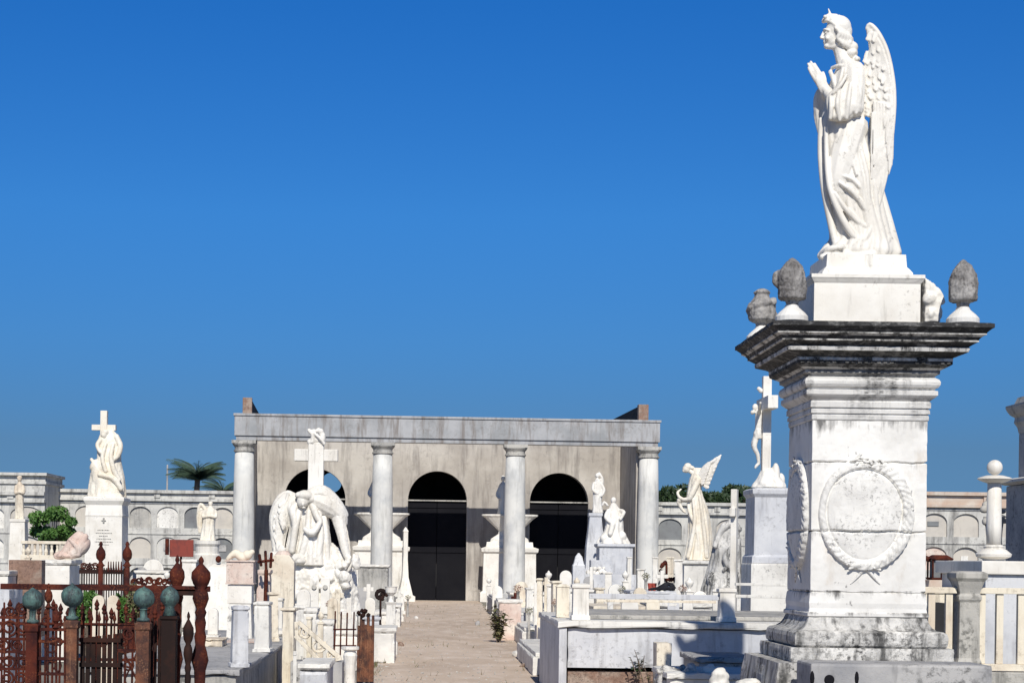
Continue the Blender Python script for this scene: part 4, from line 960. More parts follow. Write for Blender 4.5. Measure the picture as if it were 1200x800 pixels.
# draped cross monument at far left --------------------------------------------------
Y = 40
dc = thing('cross_statue', 'white marble woman clinging to a cross on an inscribed pedestal at left', 'statue', base_pt(125, Y))
x = X_(125, Y, 640); zz = lambda py: Z_(py, Y, 125)
b = B(); b.prof(x, Y, [(.55, 0), (.55, .3), (.47, .35), (.42, .4), (.405, zz(606)), (.415, zz(604)), (.41, zz(602)), (.40, zz(592)), (.43, zz(589)), (.45, zz(587)), (.45, zz(583.5)), (.40, zz(582))]); b.make('pedestal', 'statue', dc, bevel=.008)
b = B(); R = random.Random(9)
b.box(x - .02, x + .02, Y - .425, Y - .404, zz(613), zz(607)); b.box(x - .05, x + .05, Y - .424, Y - .404, zz(610.6), zz(609.6))
for i, (py, hw) in enumerate(((621, 7), (624.4, 9), (627.8, 5), (631.2, 8), (634.6, 10), (638, 6))):
    xx = x - M_(hw, Y)
    while xx < x + M_(hw, Y):
        l_ = R.uniform(.012, .035); b.box(xx, xx + l_, Y - .420, Y - .404, zz(py) - .008, zz(py) + .008); xx += l_ + .012
b.make('inscription', 'engrave', dc)
c_ = Fig(Y)
c_.l([(582, 104, 147, 15), (570, 105, 146, 14), (558, 106, 145, 13), (548, 107, 143, 12), (541, 110, 142, 10)], n=56, amp=.13, seed=4, k=(6, 13), steps=5)
c_.l([(552, 114, 143, 11), (540, 114, 141, 10), (528, 114, 141, 9), (518, 115, 140, 8), (510, 117, 138, 6), (504, 122, 133, 4)], n=56, amp=.17, seed=7, k=(7, 13), steps=5)
c_.e((122, 509, -5), (4, 3.8, 4.6)); c_.e((123, 506.5, -4), (4.8, 4.6, 4)); c_.t([(136, 511, -4), (141, 522, -6), (138, 534, -9), (130, 540, -11)], [3.4, 3.2, 2.8, 2.2]); c_.t([(118, 515, -6), (114, 522, -8), (118, 530, -11)], [3, 2.6, 2]); c_.t([(133, 520, -8), (130, 535, -12), (134, 552, -13), (140, 562, -12)], [2, 2.8, 3, 2.4]); c_.t([(124, 520, -9), (120, 536, -12), (124, 552, -13)], [2, 2.6, 2.4])
c_.e((111, 545, -3), (5, 6, 8), (0, .5, 0)); c_.t([(107, 538, -4), (114, 548, -8), (118, 556, -10)], [2, 2.4, 2]); c_.t([(116, 556, -13), (132, 560, -14), (142, 572, -12)], [2.4, 3, 3])
sculpt(c_, 'figure', 'warm', dc, .55)
b = B(); p = at(121.5, 500, Y); w_ = M_(3.9, Y); b.box(p.x - w_, p.x + w_, Y - .02, Y + .13, zz(560), zz(481)); A = M_(14, Y); b.box(p.x - A, p.x - w_ - .001, Y - .018, Y + .128, zz(504), zz(497.5)); b.box(p.x + w_ + .001, p.x + A, Y - .018, Y + .128, zz(504), zz(497.5)); b.make('cross', 'warm', dc, bevel=.008)

# big mourning group with cross in front of the portico ----------------------------------
Y = 36
mg = thing('mourning_group', 'large white marble group, a bent angel draped over a tall cross, before the portico', 'statue', base_pt(368, Y))
b = B(); p = at(370, 560, Y); zz = lambda py: Z_(py, Y, 368)
w_ = M_(9, Y); b.box(p.x - w_, p.x + w_, Y - .02, Y + .20, zz(655), zz(518)); A = M_(25.5, Y)
b.box(p.x - A, p.x - w_ - .001, Y - .018, Y + .19, zz(540), zz(526)); b.box(p.x + w_ + .001, p.x + A, Y - .018, Y + .19, zz(540), zz(526)); b.make('cross', 'statue', mg, bevel=.015)
c_ = Fig(Y); c_.t([(363, 518, 2), (372, 515, 2), (379, 519, 2)], [4, 4, 3]); c_.t([(362, 504, 0), (367, 510, 0), (366, 518, 0)], [2.4, 3, 3]); c_.t([(373, 503, 1), (378, 510, 1), (377, 519, 1)], [2.6, 3.6, 3]); c_.e((368, 505, 0), (4, 3, 2.6)); c_.e((376, 505, 0), (3.4, 3, 3)); c_.t([(364, 505, 0), (374, 512, -4), (380, 520, -3)], [1.6, 2, 1.6])
sculpt(c_, 'carved_scroll', 'statue', mg, .7)
# rocky base with draped mass
c_ = Fig(Y)
c_.l([(768, 318, 424, 34), (720, 318, 422, 33), (700, 322, 420, 32), (676, 326, 418, 30), (660, 330, 414, 27), (646, 334, 402, 22), (636, 338, 390, 16)], n=70, amp=.10, seed=21, k=(9, 19), steps=5)
R = random.Random(77)
for i in range(46): c_.e((322 + R.uniform(0, 96), R.uniform(646, 740), -24 - R.uniform(0, 8)), (R.uniform(4, 11), R.uniform(4, 7), R.uniform(3, 7)), (R.random() * 2, R.random() * 2, R.random()), 2)
c_.b.make('rock_base', 'statue', mg, remesh=1.1 * c_.k, relax=1, rough=(.05, 6))
# central robe
c_ = Fig(Y)
c_.l([(662, 340, 392, 26, -6), (650, 343, 389, 24, -6), (630, 347, 387, 20, -6), (612, 349, 385, 17, -6), (598, 351, 384, 15, -6), (586, 354, 386, 13, -6), (576, 360, 388, 11, -5)], n=70, amp=.13, seed=31, k=(9, 17), steps=6)
# left kneeling mourner with drooping wing
c_.l([(662, 333, 356, 14, -6), (645, 335, 357, 13, -6), (628, 338, 357, 12, -6), (610, 340, 356, 12, -8), (598, 336, 354, 12, -8), (588, 336, 352, 9, -8), (580, 339, 350, 6, -8)], n=60, amp=.15, seed=33, k=(7, 15), steps=5)
c_.t([(350, 590, -12), (343, 598, -20), (346, 618, -24), (341, 645, -24)], [5, 4.5, 3.5, 3.5]); c_.l([(658, 321, 332, 6, -5), (642, 319, 333, 7, -5), (624, 317, 336, 8, -5), (608, 316, 341, 9, -5), (594, 319, 346, 9, -5), (584, 326, 349, 8, -5), (577, 333, 346, 5, -5)], n=40, amp=.2, seed=14, k=(8, 15), steps=5); c_.t([(352, 596, -16), (346, 618, -24), (342, 646, -26)], [3, 4, 3.4]); c_.t([(362, 600, -20), (360, 625, -25), (352, 655, -27)], [3, 4, 4]); c_.t([(374, 600, -20), (376, 628, -24), (372, 656, -27)], [3, 4, 4]); c_.t([(380, 606, -16), (382, 630, -20), (384, 656, -22)], [3, 3.4, 3.4])
# right bending angel: back, shoulder, arm reaching down to the base
c_.t([(366, 584, -12), (380, 590, -14), (395, 600, -12), (400, 612, -10)], [11, 13, 11, 8]); c_.t([(366, 580, -14), (378, 578, -14), (392, 590, -12), (402, 604, -10)], [9, 10, 9, 7])
c_.t([(396, 606, -14), (401, 626, -16), (405, 645, -18), (409, 656, -20)], [8, 6.4, 5, 3.4]); c_.t([(409, 656, -20), (410, 662, -22), (408, 668, -22)], [3.4, 3, 2]); c_.t([(410, 660, -20), (414, 664, -22)], [1.5, 1], 6, 1)
c_.t([(366, 592, -20), (371, 604, -26), (375, 612, -28), (368, 618, -30)], [4, 3.8, 3.2, 2.8]); c_.t([(358, 620, -30), (366, 624, -32), (374, 614, -30)], [3.6, 4.5, 3])
# bowed head
c_.e((355, 587, -22), (7, 6.6, 8), (0, .35, 0)); c_.e((357.5, 580.5, -21), (9.5, 8.8, 6.6)); c_.e((350, 580, -22), (4.4, 5, 4)); c_.e((365, 584, -20), (5.5, 6, 6)); c_.e((355, 591, -28), (1.4, 2.2, 2.4), sub=2); c_.e((356, 594.6, -27), (2.6, 2, 1.1), sub=2)
sculpt(c_, 'figures', 'statue', mg, .6)
c_ = Fig(Y)   # drooping wing of the left mourner
for i, tp in enumerate([(327, 657), (323, 648), (320, 636), (318, 622), (318, 608)]):
    c_.f((338, 579 + i * 2, 0), (tp[0] + 3, tp[1], -13), 3.6, 2.4, .07, (0, -1, 0)); c_.f((338, 577 + i * 2, -12), (tp[0] * .55 + 338 * .45, tp[1] * .55 + 578 * .45, -16), 3.6, 2.4, .06, (0, -1, 0))
c_.t([(347, 582, -3), (337, 577, -3), (326, 584, -3), (318, 603, -3), (318, 625, -3)], [3, 3, 3, 2.4, 2]); sculpt(c_, 'wing', 'statue', mg, .7)
c_ = Fig(Y)   # folded cream wing over the right angel's back
for i in range(7):
    q = i / 6; c_.f((372 + 10 * q, 574 + 6 * q, -17 + 4 * q), (398 + 7 * q - 2, 612 + 8 * q, -16), 4.0, 1.7, -.10, (.1, -1, 0)); c_.f((368 + 12 * q, 572 + 8 * q, -19 + 4 * q), (386 + 12 * q, 592 + 8 * q, -19), 3.8, 1.7, -.08, (.1, -1, 0))
for i in range(3): c_.f((399 + 1.5 * i, 606, -16), (405 + 2 * i, 654, -19), 2.6, 1.6, -.03, (.1, -1, 0))
sculpt(c_, 'wing', 'warm', mg, .65)
# little niche panels on the base front
for px in (368, 381):
    b = B(); q = at(px, 700, Y - .62); b.box(q.x - .09, q.x + .09, q.y, q.y + .12, Z_(718, Y, px), Z_(676, Y, px)); o = b.make('niche_panel', 'statue', mg, bevel=.01)
    b = B(); b.lathe(0, 0, [(.045, 0), (.05, .02), (.04, .035)], 16, M=Matrix.Translation((q.x, q.y - .001, Z_(687, Y, px))) @ Matrix.Rotation(PI / 2, 4, 'X')); b.make('rosette', 'concrete', mg)

# small statues at left -----------------------------------------------------------------
def robed(px, ybase, ytop, Y, hw, seed, fig_mat, parent, name='figure', lean=0, wing=False):
    c_ = Fig(Y); H = ybase - ytop; a_ = lambda q: ybase - H * q; L = lambda q: px + lean * q
    c_.l([(a_(0), L(0) - hw, L(0) + hw, hw * .8), (a_(.2), L(.2) - hw * .9, L(.2) + hw * .9, hw * .75), (a_(.5), L(.5) - hw * .8, L(.5) + hw * .8, hw * .7), (a_(.7), L(.7) - hw * .85, L(.7) + hw * .85, hw * .65), (a_(.8), L(.8) - hw * .6, L(.8) + hw * .6, hw * .5), (a_(.86), L(.9) - hw * .25, L(.9) + hw * .25, hw * .25)], n=44, amp=.2, seed=seed, k=(6, 13), steps=5)
    c_.e((L(.93), a_(.925), 0), (H * .052, H * .055, H * .072)); c_.e((L(.93), a_(.95), H * .01), (H * .062, H * .065, H * .055))
    for sg in (-1, 1): c_.t([(L(.74) + sg * hw * .7, a_(.75), 0), (L(.6) + sg * hw * .85, a_(.6), -hw * .4), (L(.6) + sg * hw * .1, a_(.62), -hw * .85)], [H * .045, H * .038, H * .028])
    sculpt(c_, name, fig_mat, parent, .6)
    if wing:
        c_ = Fig(Y)
        for k in range(6):
            q = k / 5; c_.f((px - 1, a_(.78), hw * .5), (px - hw * (1.2 - .4 * q), a_(.75 - .6 * q), hw * .7), hw * .28, hw * .16, .1)
        c_.t([(px, a_(.72), hw * .5), (px - hw * .9, a_(.92), hw * .6), (px - hw * 1.25, a_(.6), hw * .6), (px - hw * 1.1, a_(.2), hw * .6)], [hw * .3, hw * .25, hw * .2, hw * .1])
        sculpt(c_, 'wing', fig_mat, parent, .6)
Y = 50
t = thing('statue', 'small cream robed statue on a tall white tapered pedestal at the left edge', 'statue', base_pt(22, Y))
b = B(); b.prof(X_(22, Y), Y, [(.36, 0), (.36, .3), (.27, .34), (.2, Z_(612, Y, 22)), (.22, Z_(611, Y, 22)), (.22, Z_(608, Y, 22))]); b.make('pedestal', 'statue', t, bevel=.01)
robed(23, 608, 557, Y, 5.6, 3, 'cream', t)
Y = 46
t = thing('statue', 'small white bowed winged statue on a round white base beside the first column', 'statue', base_pt(243, Y))
b = B(); x = X_(243, Y); b.lathe(x, Y, [(.42, 0), (.42, 1.0), (.36, 1.1), (.34, Z_(650, Y, 243)), (.30, Z_(648, Y, 243)), (.30, Z_(640, Y, 243)), (.34, Z_(637, Y, 243)), (.34, Z_(633, Y, 243))], 24); b.make('pedestal', 'statue', t)
robed(243, 633, 587, Y, 9, 9, 'warm', t, lean=4, wing=True)
c_ = None
# curved white hood behind that statue
Y = 44
t = thing('white_tomb', 'big white flared marble tomb below the bowed winged statue', 'tomb', base_pt(258, 30))
x = X_(262, 30); zz = lambda py: Z_(py, 30, 262)
b = B(); b.prof(x, 30, [(.62, 0), (.62, zz(745)), (.60, zz(743)), (.60, zz(739)), (.42, zz(733)), (.34, zz(700)), (.27, zz(672)), (.22, zz(664)), (.15, zz(660))]); b.make('body', 'statue', t, bevel=.015)
b = B(); b.ell((x - .06, 29.8, zz(655)), (.05, .05, .06), sub=2); b.make('ornament', 'rust', t, smooth=True)

# broken reclining sculpture on white box -------------------------------------------------
Y = 27
t = thing('broken_sculpture', 'broken pinkish stone sculpture resting on the white box tomb at left', 'statue', (X_(88, Y), Y, Z_(655.3, Y, 70)))
c_ = Fig(Y); c_.t([(66, 651, 0), (76, 648, 0), (86, 636, 0), (94, 628, 0)], [4, 6, 8, 7]); c_.t([(84, 650, -4), (92, 644, -4), (100, 628, -4)], [5, 7, 4]); c_.e((98, 640, 0), (7, 9, 11), (0, .5, 0)); c_.t([(82, 632, -6), (90, 640, -9), (92, 650, -8)], [2, 3, 3]); c_.e((80, 651, 0), (16, 9, 3))
sculpt(c_, 'torso', 'pinkish', t, .6)
def box_tomb(px0, px1, ytop, Y, dep, label, mat='statue', cap=True, name='box_tomb', zb=0, capmat=None, cat='tomb', group=None, rz=0):
    x0, x1 = X_(px0, Y), X_(px1, Y); zt = Z_(ytop, Y, (px0 + px1) / 2); xc = (x0 + x1) / 2; hw = (x1 - x0) / 2; yc = Y + dep / 2
    T = thing(name, label, cat, (xc, yc, zb), group); ct = min(.08, (zt - zb) * .25) if cap else 0
    b = B(); b.box(xc - hw, xc + hw, yc - dep / 2, yc + dep / 2, zb, zt - ct - (.001 if cap else 0), rz, (xc, yc, 0)); b.make('body', mat, T, chip=.012)
    if cap: b = B(); o_ = min(.05, hw * .15); b.prof(xc, yc, [(hw + o_ * .3, zt - ct), (hw + o_, zt - ct * .6), (hw + o_, zt - ct * .1), (hw + o_ * .8, zt)], ey=dep / 2 - hw, rz=rz); b.make('cap', capmat or mat, T, chip=.012)
    return T
box_tomb(50, 82, 655.5, 26.6, .8, 'white box tomb with moulded cap carrying the broken sculpture', 'statue')
box_tomb(-12, 10, 668, 25, .8, 'white box tomb cut by the left edge of the photo', 'statue')
# rusty brick enclosure left
def panel(px0, px1, y0, y1, Y, mat, label, name, cat, th=.08):
    p = at(px0, y1, Y); q = at(px1, y0, Y); b = B(); b.box(p.x, q.x, Y, Y + th, max(0, min(p.z, q.z)), max(p.z, q.z)); T = b.make(name, mat, base=((p.x + q.x) / 2, Y, max(0, min(p.z, q.z))), bevel=.006)
    tag(T, label, cat); return T
panel(9, 49, 656, 745, 25.5, 'brick', 'rough reddish brick panel left of the white box tomb', 'brick_wall', 'wall', .25)
t = thing('memorial_sign', 'red painted memorial plate with a smaller side flap in front of the niche wall', 'sign', base_pt(212, 44))
b = B(); b.tube([(X_(212, 44), 44.05, 0), (X_(212, 44), 44.05, Z_(640, 44, 212))], .03, 8, 1); b.make('post', 'rust', t)
b = B(); b.box(X_(199, 44), X_(227, 44), 43.95, 44.0, Z_(652, 44, 212), Z_(632, 44, 212)); b.make('plate', 'redsign', t, bevel=.01)
b = B(); b.box(X_(194.5, 44), X_(198.6, 44), 43.85, 43.95, Z_(650, 44, 212), Z_(631, 44, 212)); b.make('flap', 'rust', t, bevel=.01)

# white balustrade at left
t = thing('balustrade', 'low white stone balustrade before the green bush', 'balustrade', base_pt(52, 44)); Y = 44
b = B(); b.box(X_(24, Y), X_(84, Y), Y, Y + .14, Z_(637, Y, 50), Z_(633.5, Y, 50)); b.make('top_rail', 'cream', t, bevel=.008)
b = B(); b.box(X_(24, Y), X_(84, Y), Y, Y + .14, 0, Z_(650, Y, 50)); b.make('plinth', 'cream', t, bevel=.008)
for i in range(9):
    x = X_(27 + i * 6.6, Y); z0, z1 = Z_(649.9, Y, 50), Z_(637.1, Y, 50); h_ = z1 - z0
    b = B(); b.lathe(x, Y + .07, [(.035, z0), (.05, z0 + h_ * .3), (.025, z0 + h_ * .6), (.04, z1)], 10); b.make('baluster', 'cream', t)

# ================================================================== LEFT FOREGROUND IRON FENCES
def vase_pts(r, z0, H):
    return [(r * .5, z0), (r * .95, z0 + H * .06), (r * .55, z0 + H * .12), (r * .35, z0 + H * .22), (r * .9, z0 + H * .34), (r, z0 + H * .5), (r * .85, z0 + H * .64), (r * .4, z0 + H * .76), (r * .3, z0 + H * .82), (r * .42, z0 + H * .88), (r * .3, z0 + H * .96), (.004, z0 + H)]
def scroll(b, x, y, z, R, turns, r, sgn=1, a0=0):
    pts = []
    for i in range(int(12 * turns) + 1):
        a = a0 + sgn * 2 * PI * i / 12; q = R * (1 - .72 * i / (12 * turns)); pts.append((x + math.cos(a) * q, y, z + math.sin(a) * q))
    b.tube(pts, r, 6, 1)
# fence A: long rail with scrolls and green finials
Y = 12.0
fa = thing('iron_fence', 'rusty iron grave fence with green pear shaped finials, front left', 'fence', base_pt(100, Y))
b = B(); b.box(X_(-20, Y), X_(236, Y), Y + .5, Y + .54, Z_(693, Y, 100), Z_(686, Y, 100)); b.make('top_rail', 'rust', fa, bevel=.004)
for i, (px, fpy, hw, m) in enumerate(((38, 702, 8.5, 'rust'), (84, 698, 9, 'orange_rust'), (168, 700, 9.5, 'orange_rust'))):
    yy = Y + (.0, .06, .1)[i]; x = at(px, 750, yy).x; zt = Z_(fpy + 28, yy, px); w_ = M_(hw * (.8), yy)
    b = B(); b.prof(x, yy, [(w_ * 1.15, 0), (w_ * 1.15, .1), (w_, .12), (w_, zt - .06), (w_ * 1.2, zt - .05), (w_ * 1.2, zt - .01), (w_ * .9, zt)]); po = b.make('post', m, fa, bevel=.003, rough=(.002, 30))
    r = M_(12.5 + (i == 1) * .5, yy); zc = Z_(fpy, yy, px)
    b = B(); b.lathe(x, yy, [(w_ * .9, zt + .001), (w_ * 1.0, zt + .012), (w_ * .95, zt + .022), (w_ * .6, zt + .03), (w_ * .55, zc - r * 1.12), (w_ * .75, zc - r * 1.05), (w_ * .5, zc - r * .98), (r * .6, zc - r * .82), (r * .9, zc - r * .5), (r, zc - r * .1), (r * .96, zc + r * .25), (r * .78, zc + r * .6), (r * .45, zc + r * .85), (r * .16, zc + r * 1.0), (r * .06, zc + r * 1.12)], 22)
    b.make('finial', 'verdigris', po, smooth=True, rough=(.010, 30))
x = at(199, 700, Y + .35).x; yy = Y + .35; r = M_(11.5, yy); zc = Z_(699, yy, 199)
b = B(); b.prof(x, yy, [(.05, 0), (.05, zc - .16), (.06, zc - .15), (.06, zc - .13)]); po = b.make('post', 'darkiron', fa)
b = B(); b.lathe(x, yy, [(.05, zc - .128), (.03, zc - r * 1.05), (r * .6, zc - r * .82), (r * .93, zc - r * .45), (r, zc), (r * .78, zc + r * .6), (r * .45, zc + r * .88), (r * .1, zc + r * 1.1)], 20); b.make('finial', 'verdigris', po, smooth=True)
# left scroll panel
yy = Y + .02
b = B()
for py in (723, 748, 763, 783): b.box(X_(-20, yy), X_(31, yy), yy - .008, yy + .008, Z_(py + 1.6, yy, 10), Z_(py - 1.6, yy, 10))
for px in (-6, 5, 22): b.tube([at(px, 706, yy), at(px, 830, yy)], .007, 6, 1)
for (px, py, R0, sg) in ((-4, 735, 8, -1), (-8, 755, 9, 1), (-5, 780, 9, 1), (11, 735, 10, 1), (26, 736, 9, -1), (5, 756, 8, -1), (20, 756, 8, 1), (10, 775, 9, 1), (27, 774, 9, -1), (8, 795, 9, -1), (24, 795, 9, 1), (12, 716, 7, -1), (26, 714, 7, 1)):
    p = at(px, py, yy); scroll(b, p.x, yy, p.z, M_(R0, yy), 1.6, .0085, sg, px)
b.make('scroll_panel', 'rust', fa)
# inner railing close behind the front one
yy = Y + .9; b = B()
for i in range(26):
    px = -14 + i * 8.5; tp = 716 + (i % 3) * 5; b.tube([at(px, tp, yy), (X_(px, yy), yy, 0)], .0085, 5, 1); p = at(px, tp, yy); b.lathe(p.x, yy, [(.002, p.z), (.018, p.z + .02), (.012, p.z + .035), (.02, p.z + .05), (.002, p.z + .09)], 6)
for py in (731, 772): b.box(X_(-20, yy), X_(206, yy), yy - .012, yy + .012, Z_(py + 1.7, yy, 100), Z_(py - 1.7, yy, 100))
for i in range(9): p = at(-8 + i * 25.6, 752, yy); scroll(b, p.x, yy, p.z, M_(5.6, yy), 1.5, .008, (-1) ** i, i * 1.3)
b.make('inner_railing', 'rust', fa)
yy = Y + .02
# gate between the first two posts
b = B()
for py in (737, 751, 771, 789): b.box(X_(45, yy), X_(79, yy), yy - .01, yy + .01, Z_(py + 1.8, yy, 60), Z_(py - 1.8, yy, 60))
for px in (47, 56, 66, 76): b.tube([at(px, 722 if px != 47 else 737, yy), at(px, 830, yy)], .008, 6, 1)
for (px, py, R0, sg) in ((61, 757, 11, 1), (61, 780, 11, -1), (54, 728, 6, 1), (70, 728, 6, -1)):
    p = at(px, py, yy); scroll(b, p.x, yy, p.z, M_(R0, yy), 1.3, .007, sg, .6)
b.make('gate_panel', 'rust', fa)
# thin spear finials above the gate
for px, py in ((57, 690), (66, 714)):
    b = B(); p = at(px, py, yy); b.lathe(p.x, yy, vase_pts(.028, p.z - .13, .17), 10); b.tube([(p.x, yy, p.z - .4), (p.x, yy, p.z - .13)], .009, 6, 1); b.make('spear', 'rust', fa)
# dark slatted panel behind, between 2nd and 3rd posts
yy = Y + .25; b = B()
for i in range(8):
    px = 96 + i * 6.3; b.box(X_(px, yy), X_(px + 4.6, yy), yy, yy + .02, 0.1, Z_(747 - i * .8, yy, px))
b.box(X_(95, yy), X_(146, yy), yy - .015, yy - .002, Z_(781, yy, 120), Z_(776, yy, 120)); b.box(X_(95, yy), X_(146, yy), yy - .015, yy - .002, Z_(752, yy, 120), Z_(747, yy, 120))
b.make('slatted_panel', 'darkiron', fa)
for i in range(5):
    px = 98 + i * 9; p = at(px, 738, yy); b = B(); b.tube([(p.x, yy, p.z - .05), (p.x, yy, p.z + .06)], .006, 6, 1); b.lathe(p.x, yy, [(.002, p.z + .05), (.014, p.z + .075), (.002, p.z + .13)], 8); b.make('spear', 'rust', fa)
# X lattice right of panel
b = B(); yy = Y + .12
for (a0, a1) in (((146, 765), (160, 796)), ((160, 765), (146, 796)), ((146, 796), (160, 828)), ((160, 796), (146, 828))): b.tube([at(*a0, yy), at(*a1, yy)], .006, 6, 1)
for py in (735, 762): b.box(X_(140, yy), X_(160, yy), yy - .01, yy + .01, Z_(py + 2, yy, 150), Z_(py - 2, yy, 150))
for (px, py, R0, sg) in ((151, 743, 8, 1), (150, 779, 7, -1), (152, 725, 6, 1)): p = at(px, py, yy); scroll(b, p.x, yy, p.z, M_(R0, yy), 1.5, .007, sg, 1)
b.make('lattice_panel', 'rust', fa)
b = B(); yy = Y + .4
for i in range(6): px = 178 + i * 4.2; b.box(X_(px, yy), X_(px + 2.9, yy), yy, yy + .02, .1, Z_(724 + (i % 2) * 3, yy, px))
b.make('slatted_panel', 'darkiron', fa)
# fence B: three tall bulbous cast-iron balusters
fb = thing('iron_fence', 'rusty iron fence end with bulbous turned balusters right of the green finials', 'fence', base_pt(225, 12.6))
Y = 12.6
for (px, pyt, hw, m, yo) in ((207, 650, 9, 'rust', .0), (235, 651, 11.5, 'orange_rust', -.1), (221, 716, 6.5, 'darkiron', -.3)):
    yy = Y + yo; x = at(px, 720, yy).x; zt = Z_(pyt, yy, px); r = M_(hw, yy); b = B(); z_ = zt
    seq = [(.002, 0), (.22, 3), (.3, 6), (.18, 9), (.5, 13), (.95, 19), (1.0, 26), (.8, 33), (.45, 38), (.75, 43), (.85, 50), (.6, 58), (.45, 62), (.62, 66), (.45, 72), (.6, 78), (.48, 88), (.62, 94), (.5, 104), (.7, 112), (.9, 122), (.6, 134), (.55, 150), (.55, 175)]
    pts_ = [(max(.002, r * q), zt - M_(d, yy)) for q, d in seq]; pts_.append((r * .55, 0)); b.lathe(x, yy, list(reversed(pts_)), 14); b.make('baluster', 'rust' if m == 'orange_rust' else m, fb, smooth=True, rough=(.002, 40))
b = B(); b.box(X_(207, Y), X_(235, Y - .1), Y - .1, Y - .07, Z_(697, Y, 220), Z_(690, Y, 220)); b.make('cross_rail', 'darkiron', fb)
# fence C: small far fence with urn finials
Y = 20
fc = thing('iron_fence', 'small rusty iron fence with urn finials in front of the white inscribed pedestal', 'fence', base_pt(118, Y))
for px in (118, 149):
    x = at(px, 660, Y).x; b = B(); b.lathe(x, Y, [(.03, 0), (.03, Z_(664, Y, px))] + [(q[0], q[1]) for q in vase_pts(.055, Z_(664, Y, px) + .001, M_(30, Y))], 12); b.make('post', 'rust', fc, smooth=True)
b = B(); b.box(X_(93, Y), X_(152, Y), Y, Y + .03, Z_(672, Y, 120), Z_(667, Y, 120)); b.box(X_(93, Y), X_(152, Y), Y, Y + .03, Z_(688, Y, 120), Z_(684, Y, 120))
for i in range(20): x = X_(95 + i * 2.9, Y); b.box(x, x + .012, Y + .031, Y + .045, 0, Z_(665, Y, 120))
b.make('bars', 'darkiron', fc)
b = B()
for i in range(5): p = at(98 + i * 4.6, 663, Y); scroll(b, p.x, Y, p.z, M_(4, Y), 1.5, .008, (-1) ** i, i)
for i in range(6): p = at(127 + i * 3, 664, Y); b.tube([(p.x, Y, p.z - .05), (p.x, Y, p.z + .06)], [.012, .005], 6, 1)
b.make('cresting', 'rust', fc)
# fence D: cresting row at right of it
fd = thing('iron_cresting', 'row of rusty iron scroll cresting below the red plate', 'fence', base_pt(175, 22)); Y = 22
b = B()
for i in range(8): p = at(157 + i * 6, 682 - (i % 2) * 2, Y); scroll(b, p.x, Y, p.z, M_(4.4, Y), 1.5, .012, (-1) ** i, i)
b.box(X_(152, Y), X_(204, Y), Y, Y + .03, 0, Z_(686, Y, 180)); b.make('scrolls', 'rust', fd)
# twin white rounded headstones and plants behind the front fence
for px, lab in ((116, 'left one of two narrow white rounded headstones behind the iron fence'), (133, 'right one of two narrow white rounded headstones behind the iron fence')):
    Y = 15; x = X_(px, Y, 700); z1 = Z_(697, Y, px); hw = M_(7, Y)
    pts_ = [(x - hw, Y, .1), (x + hw, Y, .1), (x + hw, Y, z1 - hw)] + [(x + hw * math.cos(PI * k / 10), Y, z1 - hw + hw * math.sin(PI * k / 10)) for k in range(1, 10)] + [(x - hw, Y, z1 - hw)]
    b = B(); b.poly(pts_, (0, .06, 0)); tag(b.make('headstone', 'cream', base=(x, Y, .1), bevel=.006), lab, 'headstone', 'two headstones behind the iron fence')
for px, lab in ((101, 'green plant left of the two narrow headstones'), (147, 'green plant right of the two narrow headstones'), (161, 'dry green weed clump behind the third fence post')):
    Y = 15.3; c = at(px, 708, Y); leafy('plant', lab, 'plant', c.x, Y, 0, (.10, .10, .2), 7, .035, 'leaf' if px < 155 else 'dryleaf', px, c.z - .25, None, 120, .01)
box_tomb(-20, 12, 690, 14.6, .5, 'dark bluish grey tomb block low at the left edge behind the fence', 'bluegrey', False)
box_tomb(214, 230, 655, 40, .8, 'white box tomb just right of the red plate', 'statue')

# ================================================================== LEFT PATH-SIDE CLUTTER
def platform(x0, x1, y0, y1, z, label, mat='concrete', name='grave_platform', edge='marble'):
    T = thing(name, label, 'tomb', ((x0 + x1) / 2, y0, 0)); b = B(); b.box(x0 + .04, x1 - .04, y0 + .04, y1 - .04, 0, z - .062); b.make('body', mat, T, bevel=.01)
    b = B(); b.box(x0, x1, y0, y1, z - .06, z); b.make('slab', edge, T, chip=.016); return T
platform(-3.3, -1.78, 17.2, 26.5, .52, 'long grey slab platform with light edge at the lower left, beside the path', 'concrete', edge='grey')
def post(px, ytop, Y, hw, label, mat='bluegrey', zb=0, cap=1.15, cat='post', group=None):
    x = at(px, ytop, Y).x; zt = Z_(ytop, Y, px); w_ = M_(hw, Y); b = B(); T = thing('stone_post', label, cat, (x, Y, zb), group); T.rotation_euler = (0, rnd.uniform(-.02, .02), rnd.uniform(-.25, .25))
    b.prof(x, Y, [(w_ * 1.2, zb), (w_ * 1.2, zb + .04), (w_, zb + .045), (w_ * .97, zt - .05)]); b.make('shaft', mat, T, chip=.008)
    b = B(); b.prof(x, Y, [(w_ * .98, zt - .049), (w_ * cap, zt - .035), (w_ * cap, zt - .01), (w_ * .8, zt)]); b.make('cap', mat, T, chip=.008); return T
G1 = 'plain posts on the long grey platform'
post(281, 709, 17.6, 9.5, 'tallest pale grey square post on the front of the long platform', 'bluegrey', .52, 1.05, group=G1)
post(309, 704, 20.5, 9, 'pale post behind and right of the tallest one on the long platform', 'marble', .52, 1.1, group=G1)
t = thing('box_monument', 'two stacked square marble boxes, pinkish over white, behind the tallest platform post', 'monument', base_pt(284, 24, .52)); Y = 24
x = X_(283, Y); zz = lambda py: Z_(py, Y, 283)
b = B(); b.prof(x, Y, [(.17, .52), (.15, zz(707))]); b.make('stem', 'marble', t)
b = B(); b.box(x - .16, x + .16, Y - .16, Y + .16, zz(706.5), zz(684.5)); b.make('lower_box', 'statue', t, bevel=.008)
